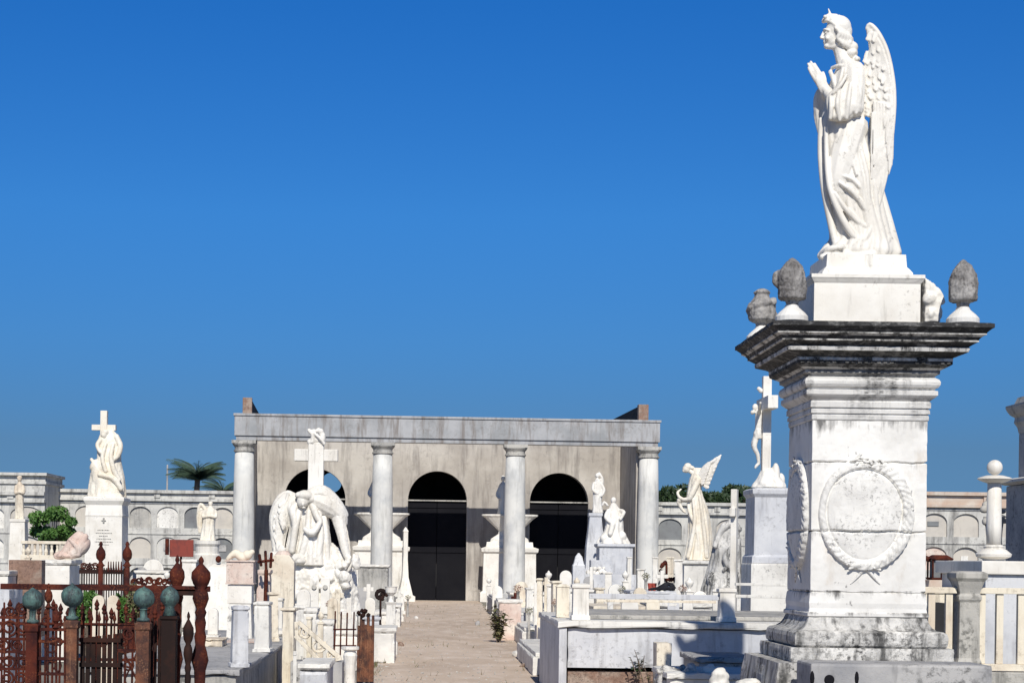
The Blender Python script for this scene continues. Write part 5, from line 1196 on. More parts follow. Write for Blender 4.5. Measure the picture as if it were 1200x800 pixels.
b = B(); b.box(x - .19, x + .19, Y - .19, Y + .19, zz(684), zz(682.5)); b.box(x - .18, x + .18, Y - .18, Y + .18, zz(682.4), zz(658)); b.box(x - .20, x + .20, Y - .2, Y + .2, zz(657.9), zz(656)); b.make('upper_box', 'pinkish', t, bevel=.006)
c_ = Fig(24); c_.t([(266, 655, 0), (276, 648, 0), (285, 653, 0), (296, 646, 0)], [2, 5, 5, 3]); c_.e((290, 650, 0), (6, 6, 6)); tb = c_.b.make('broken_urn', 'cream', base=(x, Y, zz(656)), remesh=.01, relax=1); tag(tb, 'broken cream stone fragment on top of the two stacked boxes', 'fragment')
t = thing('small_iron_cross', 'tangle of dark iron ornament right of the stacked marble boxes', 'ornament', base_pt(311, 27))
b = B(); Y = 27
for (a0, a1) in (((303, 658), (320, 656)), ((311, 646), (312, 668)), ((304, 650), (306, 662)), ((318, 648), (317, 664))): b.tube([at(*a0, Y), at(*a1, Y)], .022, 6, 1)
b.tube([(X_(311, Y), Y, 0), at(312, 668, Y)], .03, 6, 1)
b.make('bars', 'rust', t)
box_tomb(303, 317, 667, 27.4, .3, 'pinkish block under the dark iron ornament', 'pinkish')
t = thing('yellow_stele', 'tall rounded yellowish stone stele left of the mourning group', 'stele', base_pt(331, 30)); Y = 30
x = X_(331, Y); hw = M_(15, Y); z1 = Z_(650, Y, 331); b = B()
b.poly([(x - hw, Y, 0), (x + hw, Y, 0), (x + hw, Y, z1 - .12), (x + hw * .6, Y, z1), (x - hw * .6, Y, z1), (x - hw, Y, z1 - .12)], (0, .3, 0)); b.make('slab', 'cream', t, bevel=.015)
c_ = Fig(30); c_.l([(651, 322, 342, 8), (648, 324, 340, 8), (645, 326, 338, 6)], n=24, amp=.2, seed=2, k=(5, 9), steps=3); sculpt(c_, 'top_ornament', 'pinkish', t, .8)
for (px, yt, Y, hw, m, lab) in ((321.5, 693, 23, 5.5, 'cream', 'slim cream capped post left of the scroll bracket'), (340, 711, 22, 7, 'cream', 'cream capped post just left of the scroll bracket, taller of a touching pair'),
        (351, 709, 24, 5, 'marble', 'thinner white post of a touching pair behind the scroll bracket'), (300, 720, 25, 5, 'marble', 'small white post between the pale platform posts'), (333, 722, 27, 6, 'cream', 'short cream post low behind the capped cream posts')):
    post(px, yt, Y, hw, lab, m, .52 if px < 330 else 0, 1.35)
# scroll bracket
t = thing('scroll_bracket', 'cream stone bracket with open scrollwork leaning diagonally by the path', 'ornament', base_pt(373, 21.5)); Y = 21.5
b = B()
def bar(b, a0, a1, w_, Y, th=.07):
    p, q = at(*a0, Y), at(*a1, Y); d = (q - p).normalized(); n_ = Vector((-d.z, 0, d.x)) * M_(w_, Y); b.poly([p - n_, q - n_, q + n_, p + n_], (0, th, 0))
bar(b, (349, 728), (398, 770), 2.6, Y); bar(b, (346, 744), (378, 777), 2.4, Y, .068); bar(b, (347, 728), (348, 745), 2.2, Y, .066); bar(b, (376, 777), (400, 770), 2.6, Y, .064)
b.make('frame', 'cream', t, bevel=.006)
b = B()
for (px, py, R0, s_, a0) in ((358, 741, 7.5, 1, 2), (373, 756, 9, -1, .5), (388, 768, 5.5, 1, 1)): p = at(px, py, Y); scroll(b, p.x, Y, p.z, M_(R0, Y), 1.4, M_(1.5, Y), s_, a0)
b.make('scrollwork', 'cream', t)
b = B(); p = at(390, 770, Y); b.box(p.x - .5, p.x + .12, Y - .1, Y + .4, 0, p.z - .05); b.make('support_block', 'grey', t, bevel=.01)
box_tomb(353, 386, 777, 19.5, 1.2, 'pale box tomb with thin cap at the bottom edge under the scroll bracket', 'bluegrey', True, capmat='marble')
post(345.5, 762, 19.2, 2.2, 'thin white marble upright left of the pale box tomb', 'marble', 0, 1.0)
t = thing('stone_vase', 'white turned stone vase at the bottom edge left of the orange rusty post', 'vase', base_pt(412, 20)); Y = 20; x = X_(412, Y)
b = B(); z1 = Z_(757, Y, 412); b.lathe(x, Y, [(.10, 0), (.10, .1), (.07, .14), (.06, .3), (.065, z1 - .2), (.08, z1 - .1), (.06, z1 - .05), (.10, z1 - .03), (.10, z1)], 16); b.make('body', 'statue', t, smooth=False)
# rusted iron
t = thing('rusty_post', 'ragged orange rusty iron post beside the path on the left', 'post', base_pt(430, 23)); Y = 23
b = B(); R = random.Random(6)
for i in range(7):
    px = 420 + i * 2.8; top = 722 + R.uniform(-3, 14); b.box(X_(px, Y), X_(px + 2.9, Y), Y + R.uniform(-.05, .03), Y + .06 + R.uniform(0, .04), .02, Z_(top, Y, px), R.uniform(-.1, .1))
b.make('sheet', 'orange_rust', t, bevel=.004)
b = B(); c = at(424, 719, Y); [b.ell((c.x + R.uniform(-.05, .09), Y + R.uniform(-.04, .04), c.z + R.uniform(-.03, .05)), R.uniform(.02, .04), sub=1) for i in range(8)]; b.make('corroded_top', 'darkiron', t)
t = thing('iron_trellis', 'thin rusty iron frame standing left of the ragged rusty post', 'frame', base_pt(402, 24)); Y = 24
b = B()
for px in (393, 400, 407, 415): b.tube([at(px, 716 + (px % 3), Y), (X_(px, Y), Y, 0)], .010, 6, 1)
for py in (737, 756): b.tube([at(391, py, Y), at(417, py, Y)], .010, 6, 1)
b.make('bars', 'rust', t)
# path side boxes on the left, nearer to farther
for (p0, p1, yt, Y, dep, m, lab) in ((391, 420, 738, 25.5, .6, 'statue', 'white box behind the thin iron frame'), (438, 464, 735, 27.5, 1.2, 'marble', 'pale box tomb at the left kerb right of the rusty post'),
        (441, 463, 716, 34, 1.5, 'statue', 'white box tomb at the left kerb, second behind the rusty post'), (455, 470, 708, 42, 2.0, 'marble', 'small white box tomb at the left kerb near the portico'),
        (424, 446, 722, 33, .8, 'bluegrey', 'bluish box tomb beside the left kerb box tombs'), (397, 420, 716, 33.5, .5, 'statue', 'low white block at the foot of the mourning group')):
    box_tomb(p0, p1, yt, Y, dep, lab, m)
t = thing('pedestal_cup', 'white pedestal topped by a small cup beside the path, left of the middle arch', 'pedestal', base_pt(458, 30)); Y = 30; x = X_(459, Y)
b = B(); z1 = Z_(705, Y, 459); b.prof(x, Y, [(.12, 0), (.12, .2), (.08, .25), (.075, z1 - .05), (.1, z1)]); b.make('pedestal', 'marble', t, bevel=.006)
b = B(); b.lathe(x, Y, [(.05, z1 + .001), (.03, z1 + .05), (.03, z1 + .1), (.09, z1 + .16), (.10, z1 + .24), (.11, z1 + .26)], 14); b.make('cup', 'statue', t)
box_tomb(420, 455, 661, 44, 1.0, 'grey stone tomb with white top slab left of the middle arch', 'concrete', True, capmat='statue')
t = thing('iron_grave_wreath', 'dark round iron wreath on the grave left of the middle arch', 'wreath', base_pt(446, 33)); Y = 33
b = B(); p = at(446, 697, Y); scroll(b, p.x, Y, p.z, M_(7, Y), 1.2, .035, 1, 0); [b.ell((p.x + R.uniform(-.08, .08), Y, p.z + R.uniform(-.08, .08)), .03, sub=1) for i in range(8)]; b.tube([(p.x, Y, 0), (p.x, Y, p.z - .1)], .02, 6, 1); b.make('ring', 'darkiron', t)
LC = [(409, 700, 722, 30, 3, 8, 'statue', 'small white cross before the right side of the mourning group'), (432, 684, 690, 40, 2.4, 6, 'statue', 'thin white cross at the left of the middle arch'),
      (468, 690, 697, 46, 2, 5, 'marble', 'tiny white cross beside the kerb before the middle arch'), (396, 690, 697, 31, 3, 7, 'cream', 'cream cross at the foot of the mourning group')]
for (px, yt, yb, Y, hw, arm, m, lab) in LC: cross_thing(px, yt, yt + (yb - yt), Y, hw, arm, lab, m)
def headstone(px, ytop, Y, hw, label, mat='marble', rnd_=True, zb=0, th=.09, group=None):
    x = at(px, ytop, Y).x; z1 = Z_(ytop, Y, px); w_ = M_(hw, Y); T = thing('headstone', label, 'headstone', (x, Y, zb), group); b = B()
    if rnd_: pts_ = [(x - w_, Y, zb + .1), (x + w_, Y, zb + .1), (x + w_, Y, z1 - w_)] + [(x + w_ * math.cos(PI * k / 12), Y, z1 - w_ + w_ * math.sin(PI * k / 12)) for k in range(1, 12)] + [(x - w_, Y, z1 - w_)]
    else: pts_ = [(x - w_, Y, zb + .1), (x + w_, Y, zb + .1), (x + w_, Y, z1 - w_ * .5), (x, Y, z1), (x - w_, Y, z1 - w_ * .5)]
    b.poly(pts_, (0, th, 0)); b.make('slab', mat, T, bevel=.012)
    b = B(); b.box(x - w_ * 1.3, x + w_ * 1.3, Y - th * 1.4, Y + th * 1.4, zb, zb + .098); b.make('foot', mat, T, bevel=.006); return T
headstone(434, 700, 37, 6, 'small rounded white headstone behind the bluish box tomb on the left', 'statue')
headstone(356, 690, 29, 8, 'rounded white headstone before the left end of the mourning group', 'statue')
headstone(424, 688, 41, 7, 'grey rounded headstone right of the mourning group', 'grey')
headstone(309, 684, 30, 8, 'rounded pinkish headstone between the stacked boxes and the yellow stele', 'pinkish')
headstone(469, 699, 52, 5, 'tiny pointed headstone nearest the portico on the left', 'statue', False)
headstone(180, 655, 50, 12, 'broad white headstone under the niche wall at left', 'statue')
headstone(165, 664, 42, 9, 'grey rounded headstone below the left niche wall', 'grey')
box_tomb(160, 196, 668, 40, 1.2, 'white box tomb below the niche wall, left of the red plate', 'statue')
box_tomb(262, 300, 752, 22.5, 1.0, 'low reddish stone block on the long grey platform', 'pinkish', False, zb=.52)

# ================================================================== CENTRE TOMB WITH POSTS AND RAILS
Y = 20.2
ct = thing('tomb', 'large pale blue marble tomb with white top edge in the lower centre', 'tomb', base_pt(780, Y))
zt = Z_(728, Y, 780); x0, x1 = X_(667, Y), X_(1010, Y)
b = B(); b.box(x0, x1, Y + .04, Y + 3.4, .40, zt - .085); b.make('body', 'bluegrey', ct, chip=.010)
b = B(); b.box(x0 - .12, x1, Y - .03, Y + 3.5, zt - .083, zt); b.make('top_slab', 'marble', ct, chip=.018)
b = B(); b.box(x0 - .10, x0 - .012, Y, Y + 3.4, 0, zt - .085); b.make('side_panel', 'bluegrey', ct, bevel=.005)
b = B(); b.box(x0 + .01, x1, Y + .1, Y + 3.3, 0, .36); b.make('foot', 'brick', ct, bevel=.01)
b = B(); b.box(x0 + .3, x1, Y + .6, Y + 3.2, zt + .001, zt + .05); b.make('inner_slab', 'concrete', ct, bevel=.01)
en = thing('grave_railing', 'square white posts joined by grey rails standing on the large pale tomb', 'railing', (X_(679, Y), Y + .15, zt))
yy = Y + .2
for px, hw, yt in ((681, 9.5, 683), (852, 9, 688)):
    x = X_(px, yy); z1 = Z_(yt, yy, px); w_ = M_(hw, yy); b = B(); b.prof(x, yy, [(w_ * 1.15, zt + .001), (w_ * 1.15, zt + .05), (w_, zt + .06), (w_ * .96, z1 - .06), (w_ * 1.15, z1 - .05), (w_ * 1.15, z1 - .015), (w_ * .6, z1)]); b.make('post', 'statue', en, bevel=.006)
for (a0, a1, py, th) in ((691, 843, 699, 3), (862, 925, 683, 1.6), (862, 925, 697, 1.8)):
    b = B(); b.box(X_(a0, yy), X_(a1, yy), yy - .03, yy + .03, Z_(py + th, yy, 780), Z_(py - th, yy, 780)); b.make('rail', 'bluegrey' if py == 699 else 'marble', en, bevel=.006)
for (a0, a1, py, th) in ((700, 840, 708, 1.6),):
    b = B(); b.box(X_(a0, yy + 1.6), X_(a1, yy + 1.6), yy + 1.6, yy + 1.66, Z_(py + th, yy, 780), Z_(py - th, yy, 780)); b.make('rail', 'cream', en, bevel=.004)
# back posts of the enclosure
for px, lab in ((655, 'left'),):
    x = X_(660, yy + .9); w_ = .075; z1 = Z_(684, yy + .9, 660); b = B(); b.prof(x, yy + .9, [(w_, zt + .001), (w_, z1 - .04), (w_ * 1.15, z1 - .03), (w_ * .6, z1)]); b.make('post', 'cream', en, bevel=.005)

# things in front of the tomb
box_tomb(771, 789, 753, 18.6, .3, 'small pale square stone block standing before the large tomb', 'cream', False)
t = thing('broken_capital', 'broken carved capital lying before the small square block', 'fragment', base_pt(782, 17.6)); 
c_ = Fig(17.6)
for i in range(22): c_.e((768 + R.uniform(0, 34), 788 + R.uniform(-6, 10), R.uniform(-12, 12)), (R.uniform(3, 7), R.uniform(3, 7), R.uniform(2.5, 5)), (R.random(), R.random(), 0), 2)
c_.l([(900, 770, 800, 14), (800, 768, 802, 15), (790, 770, 800, 14), (783, 774, 796, 11)], n=30, amp=.15, seed=4, k=(6, 11), steps=3)
sculpt(c_, 'capital', 'old', t, .9)
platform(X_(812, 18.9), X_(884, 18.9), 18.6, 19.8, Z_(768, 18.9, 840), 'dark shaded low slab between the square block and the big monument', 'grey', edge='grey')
platform(X_(772, 17.9), X_(880, 17.9), 17.2, 18.4, Z_(786, 17.5, 830), 'pale low slab with broken pieces before the dark slab', 'marble', edge='marble')
for i, (px, py, Y, r, lab) in enumerate(((808, 781, 17.4, 7, 'dark ring shaped stone fragment on the pale low slab'), (832, 780, 17.4, 8, 'rounded pale stone lump on the low slab'), (843, 786, 16.6, 9, 'white rounded rubble piece at the bottom edge beside the monument steps'), (878, 796, 14.2, 14, 'pale rounded stone at the bottom edge left of the monument base'))):
    c_ = Fig(Y); q_ = R.uniform(.8, 1.3); z_g = HY + EYE * F / Y
    c_.l([(z_g - 2, px - r * 1.7, px + r * 1.6, r), (z_g * .5 + py * .5, px - r * 1.5, px + r * 1.3, r), (py + 6, px - r * 1.2, px + r * q_, r), (py + 1, px - r * .9, px + r * .7, r * .8), (py - 3, px - r * .2, px + r * .6, r * .4)], n=20, amp=.25, seed=i, k=(3, 5), steps=3)
    o = c_.b.make('stone_fragment', ('old', 'statue', 'marble', 'marble')[i], base=base_pt(px, Y), remesh=.012, relax=0, rough=(.04, 7)); tag(o, lab, 'stone')


# ================================================================== RIGHT PATH-SIDE STEPS AND CLUTTER
SB = [(3.0, 22.3, 24.6, 2.28, .52, 'grey'), ]
def step_block(x0, x1, y0, y1, z, label, mat='grey', top='marble'):
    T = thing('grave_step', label, 'tomb', ((x0 + x1) / 2, y0, 0), 'stepped graves along the right of the path'); b = B(); b.box(x0, x1, y0, y1, 0, z); b.make('body', mat, T, chip=.016)
    b = B(); b.box(x0 + .04, x1, y0 + .04, y1 - .04, z + .001, z + .06); b.make('slab', top, T, chip=.014); return T
k_ = 22.5
def xr(px, Y): return X_(px, Y)
step_block(xr(626, 25), xr(668, 25), 25, 29.5, .26, 'lowest stepped grave nearest the camera right of the path', 'marble')
step_block(xr(641, 23.5), xr(662, 23.5), 23.5, 24.7, .5, 'narrow grave block squeezed before the large pale tomb', 'grey')
step_block(xr(640, 30), xr(690, 30), 29.6, 33, .42, 'second stepped grave behind the lowest one', 'bluegrey')
step_block(xr(612, 33.5), xr(660, 33.5), 33.2, 37, .30, 'third stepped grave with a pale slab right of the plant', 'marble')
step_block(xr(600, 38), xr(650, 38), 37.4, 42, .45, 'fourth stepped grave right of the plant', 'bluegrey')
step_block(xr(590, 44), xr(640, 44), 42.6, 48, .35, 'fifth stepped grave before the third column', 'marble')
step_block(xr(580, 50), xr(640, 50), 48.6, 56, .5, 'farthest stepped grave near the third column', 'grey')
box_tomb(586, 612, 702, 36, .5, 'pinkish framed planter box by the green plant', 'pinkish', True, capmat='statue')
def leggy(name, label, px, py_top, Y, z0, n, spread, size, mat, seed):
    c = at(px, py_top, Y); H = c.z - z0; T = thing(name, label, 'plant', (c.x, Y, z0)); R = random.Random(seed); st = B(); lf = B()
    for i in range(n):
        a_ = R.uniform(0, 2 * PI); rr = spread * R.uniform(.2, 1); h = H * R.uniform(.45, 1.0); ex = Vector((c.x + math.cos(a_) * rr, Y + math.sin(a_) * rr, z0 + h)); md = Vector((c.x + math.cos(a_) * rr * .35 + R.uniform(-.03, .03), Y + math.sin(a_) * rr * .35, z0 + h * .55))
        p0 = Vector((c.x + R.uniform(-.05, .05), Y + R.uniform(-.05, .05), z0)); st.tube([p0, md, ex], [.008, .006, .003], 5, 3)
        m_ = int(15 * h / H) + 5
        for k in range(m_):
            t_ = .2 + .8 * k / m_; p = p0.lerp(md, t_ * 2) if t_ < .5 else md.lerp(ex, t_ * 2 - 1); b2 = R.uniform(0, 2 * PI); d = Vector((math.cos(b2), math.sin(b2), R.uniform(-.5, .6))).normalized(); s_ = size * R.uniform(.6, 1.3); sd = d.cross(Vector((0, 0, 1))).normalized() * s_ * .28
            q = p + d * s_ * .5; lf.face([lf.bm.verts.new(p), lf.bm.verts.new(q + sd), lf.bm.verts.new(p + d * s_ - Vector((0, 0, s_ * .2))), lf.bm.verts.new(q - sd)])
    st.make('stems', 'bark', T); lf.make('leaves', mat, T); return T
leggy('plant', 'leggy green and reddish plant at the right edge of the path', 585, 704, 35, 0, 22, .24, .12, 'dryleaf', 3)
leggy('weed', 'sparse weed growing against the large pale tomb', 762, 770, 18.9, 0, 7, .14, .055, 'dryleaf', 5)
leggy('weed', 'thin vine spotting the face of the large pale tomb', 748, 752, 20.0, .3, 5, .2, .05, 'leafdark', 8)
# jumble of posts, markers, crosses between plant and enclosure
JB = [('post', 634, 677, 32, 3.4, 'cream', 'cream capped post furthest left in the group before the third arch'), ('post', 645, 684, 30, 4.5, 'statue', 'white post between the stepped graves and the third arch'),
      ('post', 653, 680, 28, 5, 'cream', 'tall cream post just left of the white railing post'), ('post', 620, 688, 37, 4, 'marble', 'slim white post above the planter box'),
      ('post', 664, 686, 31, 5, 'statue', 'white post hidden partly behind the railing post'), ('head', 583, 686, 50, 6, 'statue', 'white rounded headstone at the foot of the third column'),
      ('head', 663, 668, 40, 7, 'statue', 'white rounded headstone peeking above the railing post'), ('head', 611, 681, 45, 8, 'cream', 'cream rounded headstone right of the third column'),
      ('head', 722, 684, 36, 9, 'marble', 'pale headstone behind the left part of the rails'), ('head', 750, 688, 30, 8, 'cream', 'cream headstone seen above the grey rail'),
      ('head', 789, 694, 27, 7, 'bluegrey', 'bluish headstone behind the grey rail left of the leaning angel'), ('post', 703, 688, 33, 5, 'cream', 'cream post right behind the railing post'),
      ('post', 768, 652, 44, 3, 'statue', 'slender white stone spike before the fourth column'), ('post', 737, 652, 46, 2.6, 'statue', 'thin white stone spike left of the fourth column'),
      ('post', 752, 666, 42, 4, 'statue', 'short white spike at the foot of the fourth column'), ('post', 713, 670, 44, 4, 'statue', 'short white post before the seated figure base'),
      ('post', 797, 655, 36, 4.5, 'statue', 'white post just left of the leaning angel pedestal'), ('post', 787, 652, 40, 4, 'cream', 'cream post standing in a dark rusty wreath'),
      ('head', 738, 700, 25, 10, 'statue', 'white headstone low behind the grey rail centre'), ('head', 820, 692, 28, 9, 'statue', 'white headstone before the leaning angel pedestal'),
      ('head', 690, 675, 46, 6, 'grey', 'grey headstone left of the stepped bluish tomb')]
for kd, px, yt, Y, hw, m, lab in JB:
    if kd == 'post': post(px, yt, Y, hw, lab, m, 0, 1.25)
    else: headstone(px, yt, Y, hw, lab, m)
for (px, yt, yb, Y, hw, arm, m, lab) in ((628, 682, 688, 34, 2, 6, 'statue', 'thin white cross above the second stepped grave'), (640, 676, 683, 39, 2, 6, 'cream', 'thin cream cross before the right edge of the third column'),
        (776, 668, 675, 34, 2.2, 7, 'statue', 'white cross between the fourth column and the leaning angel'), (604, 694, 700, 42, 2, 5, 'rust', 'small rusty cross above the planter box'), (693, 664, 670, 45, 2, 5, 'statue', 'tiny white cross before the stepped bluish tomb'),
        (905, 652, 660, 40, 2, 6, 'marble', 'small cross right beside the crucifix pedestal')): cross_thing(px, yt, yb, Y, hw, arm, lab, m)
for (p0, p1, yt, Y, dep, m, lab) in ((700, 760, 710, 26, 1.8, 'cream', 'cream slab tomb seen under the grey rail, left part'), (770, 835, 706, 27, 1.8, 'marble', 'pale slab tomb seen under the grey rail, right part'), (655, 700, 690, 37, 2, 'statue', 'white box tomb behind the railing post'),
        (742, 790, 692, 34, 1.5, 'bluegrey', 'bluish box tomb below the fourth column'), (868, 888, 660, 40, .6, 'marble', 'pale box tomb left of the crucifix pedestal'), (600, 650, 694, 47, 2, 'statue', 'white box tomb below the right of the third column'),
        (560, 592, 645, 63.0, .1, 'statue', '')): 
    if lab: box_tomb(p0, p1, yt, Y, dep, lab, m)
t = thing('rusty_wreath', 'dark rusty wreath hanging on the cream post left of the leaning angel', 'wreath', base_pt(787, 39)); Y = 39
b = B(); p = at(786, 668, Y)
for i in range(26): a_ = R.uniform(-.3, PI + .3); b.ell((p.x + .22 * math.cos(a_ + PI / 2 + .8), Y, p.z + .2 * math.sin(a_ + PI / 2 + .8)), R.uniform(.03, .06), sub=1)
b.tube([at(781, 660, Y), at(781, 690, Y), (X_(781, Y), Y, 0)], .025, 6, 2); b.make('leaves', 'rust', t)
c_ = Fig(33); c_.t([(760, 690.5, 0), (770, 689, 0), (777, 686, -3), (784, 684, 0), (792, 689, 0)], [1.2, 2, 2.6, 2.4, 1.5]); c_.t([(770, 690, -4), (780, 689, -6), (790, 690, -4)], [2, 2.6, 2]); o = c_.b.make('black_cloth', 'black_cloth', base=(X_(777, 33), 33, Z_(692, 33, 777)), remesh=.02, relax=1, rough=(.03, 12)); tag(o, 'low heap of black cloth on the bluish tomb below the fourth column', 'cloth')
for px, lab in ((764, 'small red plastic flower pot left one on the tomb below the fourth column'), (769, 'small red plastic flower pot right one on the tomb below the fourth column')):
    b = B(); p = at(px, 690, 33.9); b.lathe(p.x, 34.2, [(.03, Z_(692, 34, 766) + .0), (.05, Z_(683, 34, 766))], 10); tag(b.make('flower_pot', 'redpaint', base=(p.x, 34.2, p.z)), lab, 'pot')

# ================================================================== RIGHT FOREGROUND
# perforated grey tomb head in front of the monument
Y = 13.0
t = thing('tomb_headboard', 'low grey stone tomb edge with round holes before the monument steps', 'tomb', base_pt(1040, Y))
b = B(); b.box(X_(952, Y), X_(1165, Y), Y, Y + .5, 0, Z_(778, Y, 1050)); b.make('slab', 'grey', t, bevel=.02, rough=(.004, 12))
for px, r in ((972, 6),):
    b = B(); p = at(px, 796, Y - .006); b.lathe(0, 0, [(M_(r, Y), 0), (M_(r, Y), .03), (M_(r, Y) * .8, .035)], 20, M=Matrix.Translation((p.x, Y + .025, p.z)) @ Matrix.Rotation(PI / 2, 4, 'X')); b.make('hole', 'door', t)  # solid near-black disc paints the shade inside a round hole
for px in (952, 1004): b = B(); p = at(px, 794, Y); b.ell((p.x, Y + .004, p.z), (.017, .012, .055), sub=2); b.make('dark_slot_inset', 'door', t)  # near-black insets paint the shade inside narrow slits
# stone balustrade fence right
Y = 18
fn = thing('stone_fence', 'cream stone railing with flat bars and a grey capped post at the right', 'fence', base_pt(1135, Y))
pz = lambda py: Z_(py, Y, 1140)
b = B(); x = X_(1134, Y); b.prof(x, Y, [(.12, 0), (.12, pz(775)), (.105, pz(770)), (.10, pz(705)), (.115, pz(702)), (.115, pz(698)), (.10, pz(695)), (.11, pz(690)), (.135, pz(681)), (.16, pz(677)), (.16, pz(671)), (.12, pz(669))]); b.make('post', 'concrete', fn, bevel=.006)
for (a0, a1) in ((1078, 1121), (1147, 1240)):
    b = B(); b.box(X_(a0, Y), X_(a1, Y), Y - .05, Y + .05, pz(695), pz(688)); b.make('top_rail', 'cream', fn, bevel=.006)
    b = B(); b.box(X_(a0, Y), X_(a1, Y), Y - .05, Y + .05, pz(785), pz(777)); b.make('bottom_rail', 'cream', fn, bevel=.006)
for px in (1092, 1112.5, 1151, 1172, 1197, 1218):
    b = B(); x = X_(px, Y); b.box(x - .035, x + .035, Y - .03, Y + .03, pz(776.8), pz(695.2)); b.make('bar', 'cream', fn, bevel=.006)
b = B(); b.box(X_(1078, Y), X_(1240, Y), Y - .1, Y + .1, 0, pz(786)); b.make('foot', 'concrete', fn, bevel=.01)
# white tomb behind the fence and columnette on it
Y = 21
t = thing('box_tomb', 'large white marble tomb behind the railing at the right edge', 'tomb', base_pt(1185, Y)); zt = Z_(657, Y, 1180)
b = B(); b.box(X_(1156, Y), X_(1300, Y), Y + .02, Y + 1.8, 0, zt - .16); b.make('body', 'bluegrey', t, bevel=.01)
b = B(); b.box(X_(1150, Y), X_(1300, Y), Y - .03, Y + 1.9, zt - .158, zt); b.make('top_slab', 'statue', t, bevel=.012)
t = thing('ball_columnette', 'white marble columnette with flat disc and ball on the large white tomb', 'column', (X_(1165, Y + .3), Y + .3, zt)); yy = Y + .3; x = at(1165, 600, yy).x; q = lambda py: Z_(py, yy, 1165)
b = B(); b.lathe(x, yy, [(.12, zt + .001), (.13, zt + .02), (.2, zt + .05), (.21, zt + .08), (.15, zt + .13), (.11, zt + .15), (.12, zt + .17), (.10, zt + .19)], 24); b.make('foot', 'statue', t, smooth=False)
b = B(); b.lathe(x, yy, [(.085, zt + .191), (.088, zt + .4), (.08, q(566))], 20); b.make('shaft', 'statue', t, smooth=True)
b = B(); b.lathe(x, yy, [(.09, q(565.8)), (.17, q(563)), (.20, q(561)), (.19, q(559.5)), (.10, q(557)), (.04, q(556.5))], 24); b.make('disc', 'statue', t)
b = B(); b.ell((x, yy, q(547.5)), M_(9, yy)); b.make('ball', 'statue', t, smooth=True)
# carved bracket behind columnette
c_ = Fig(27)
for i in range(22): c_.e((1150 + R.uniform(0, 30), 596 + R.uniform(-10, 18), R.uniform(-4, 4)), (R.uniform(2.5, 5), 4, R.uniform(2.5, 5)), sub=2)
c_.l([(760, 1152, 1178, 9), (700, 1154, 1176, 8), (630, 1156, 1174, 7), (605, 1152, 1178, 7)], n=24, amp=.1, seed=2, steps=3)
o = c_.b.make('carved_capital', 'concrete', base=base_pt(1165, 27), remesh=.014, relax=1); tag(o, 'pale carved stone capital behind the ball columnette', 'carving')
# dark monument at right edge
Y = 25
t = thing('monument', 'shaded grey monument with wide cornice cut off by the right edge', 'monument', base_pt(1240, Y)); x = X_(1262, Y)+.1; q = lambda py: Z_(py, Y, 1200)
hx = lambda px: (x - (px - 500) / F * (Y + .9)) / (1 + (px - 500) / F)  if px > 1186 else (x - (px - 500) / F * (Y + .9)) / (1 + (px - 500) / F)
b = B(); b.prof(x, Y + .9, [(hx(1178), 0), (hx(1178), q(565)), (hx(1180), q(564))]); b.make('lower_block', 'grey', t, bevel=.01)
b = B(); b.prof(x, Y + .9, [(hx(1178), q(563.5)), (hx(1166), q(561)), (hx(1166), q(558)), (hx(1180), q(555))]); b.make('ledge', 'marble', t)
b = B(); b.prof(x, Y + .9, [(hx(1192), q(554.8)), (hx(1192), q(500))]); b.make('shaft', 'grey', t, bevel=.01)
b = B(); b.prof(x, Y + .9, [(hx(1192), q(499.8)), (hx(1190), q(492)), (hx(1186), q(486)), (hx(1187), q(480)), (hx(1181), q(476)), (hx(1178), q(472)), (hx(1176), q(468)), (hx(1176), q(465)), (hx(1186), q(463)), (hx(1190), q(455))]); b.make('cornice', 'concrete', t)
# rusty lantern-like urn and reddish debris between monument and fence
t = thing('rusty_lantern', 'dark rusty metal grave lantern right of the monument shaft', 'lantern', base_pt(1100, 24)); Y = 24; x = X_(1101, Y)
b = B(); z0, z1 = Z_(679, Y, 1100), Z_(656, Y, 1100)
b.prof(x, Y, [(.13, z0), (.14, z0 + .02), (.14, z0 + .03)]); b.prof(x, Y, [(.14, z1), (.15, z1 + .02), (.08, z1 + .07)])
for sx in (-1, 0, 1):
    for sy in (-1, 1): b.box(x + sx * .12 - .01, x + sx * .12 + .01, Y + sy * .12 - .01, Y + sy * .12 + .01, z0 + .031, z1 - .001)
b.tube([(x - .14, Y, z1), (x - .2, Y, z1 + .02), (x - .22, Y, z0 + .05), (x - .18, Y, z0 - .08)], [.03, .035, .03, .02], 8); b.make('frame', 'rust', t)
b = B(); b.box(x - .1, x + .1, Y - .1, Y + .1, z0 + .031, z1 - .001); b.make('pane', 'darkslab', t)
b = B(); b.prof(x, Y, [(.24, 0), (.24, z0 - .15), (.2, z0 - .1), (.18, z0 - .001)]); b.make('pedestal', 'terracotta', t, bevel=.01)
box_tomb(1083, 1116, 688, 22, .8, 'pale cream box tomb behind the railing bars right of the monument', 'cream')
box_tomb(1094, 1110, 706, 20.2, .5, 'dark niche block seen through the railing right of the monument', 'dark', False)

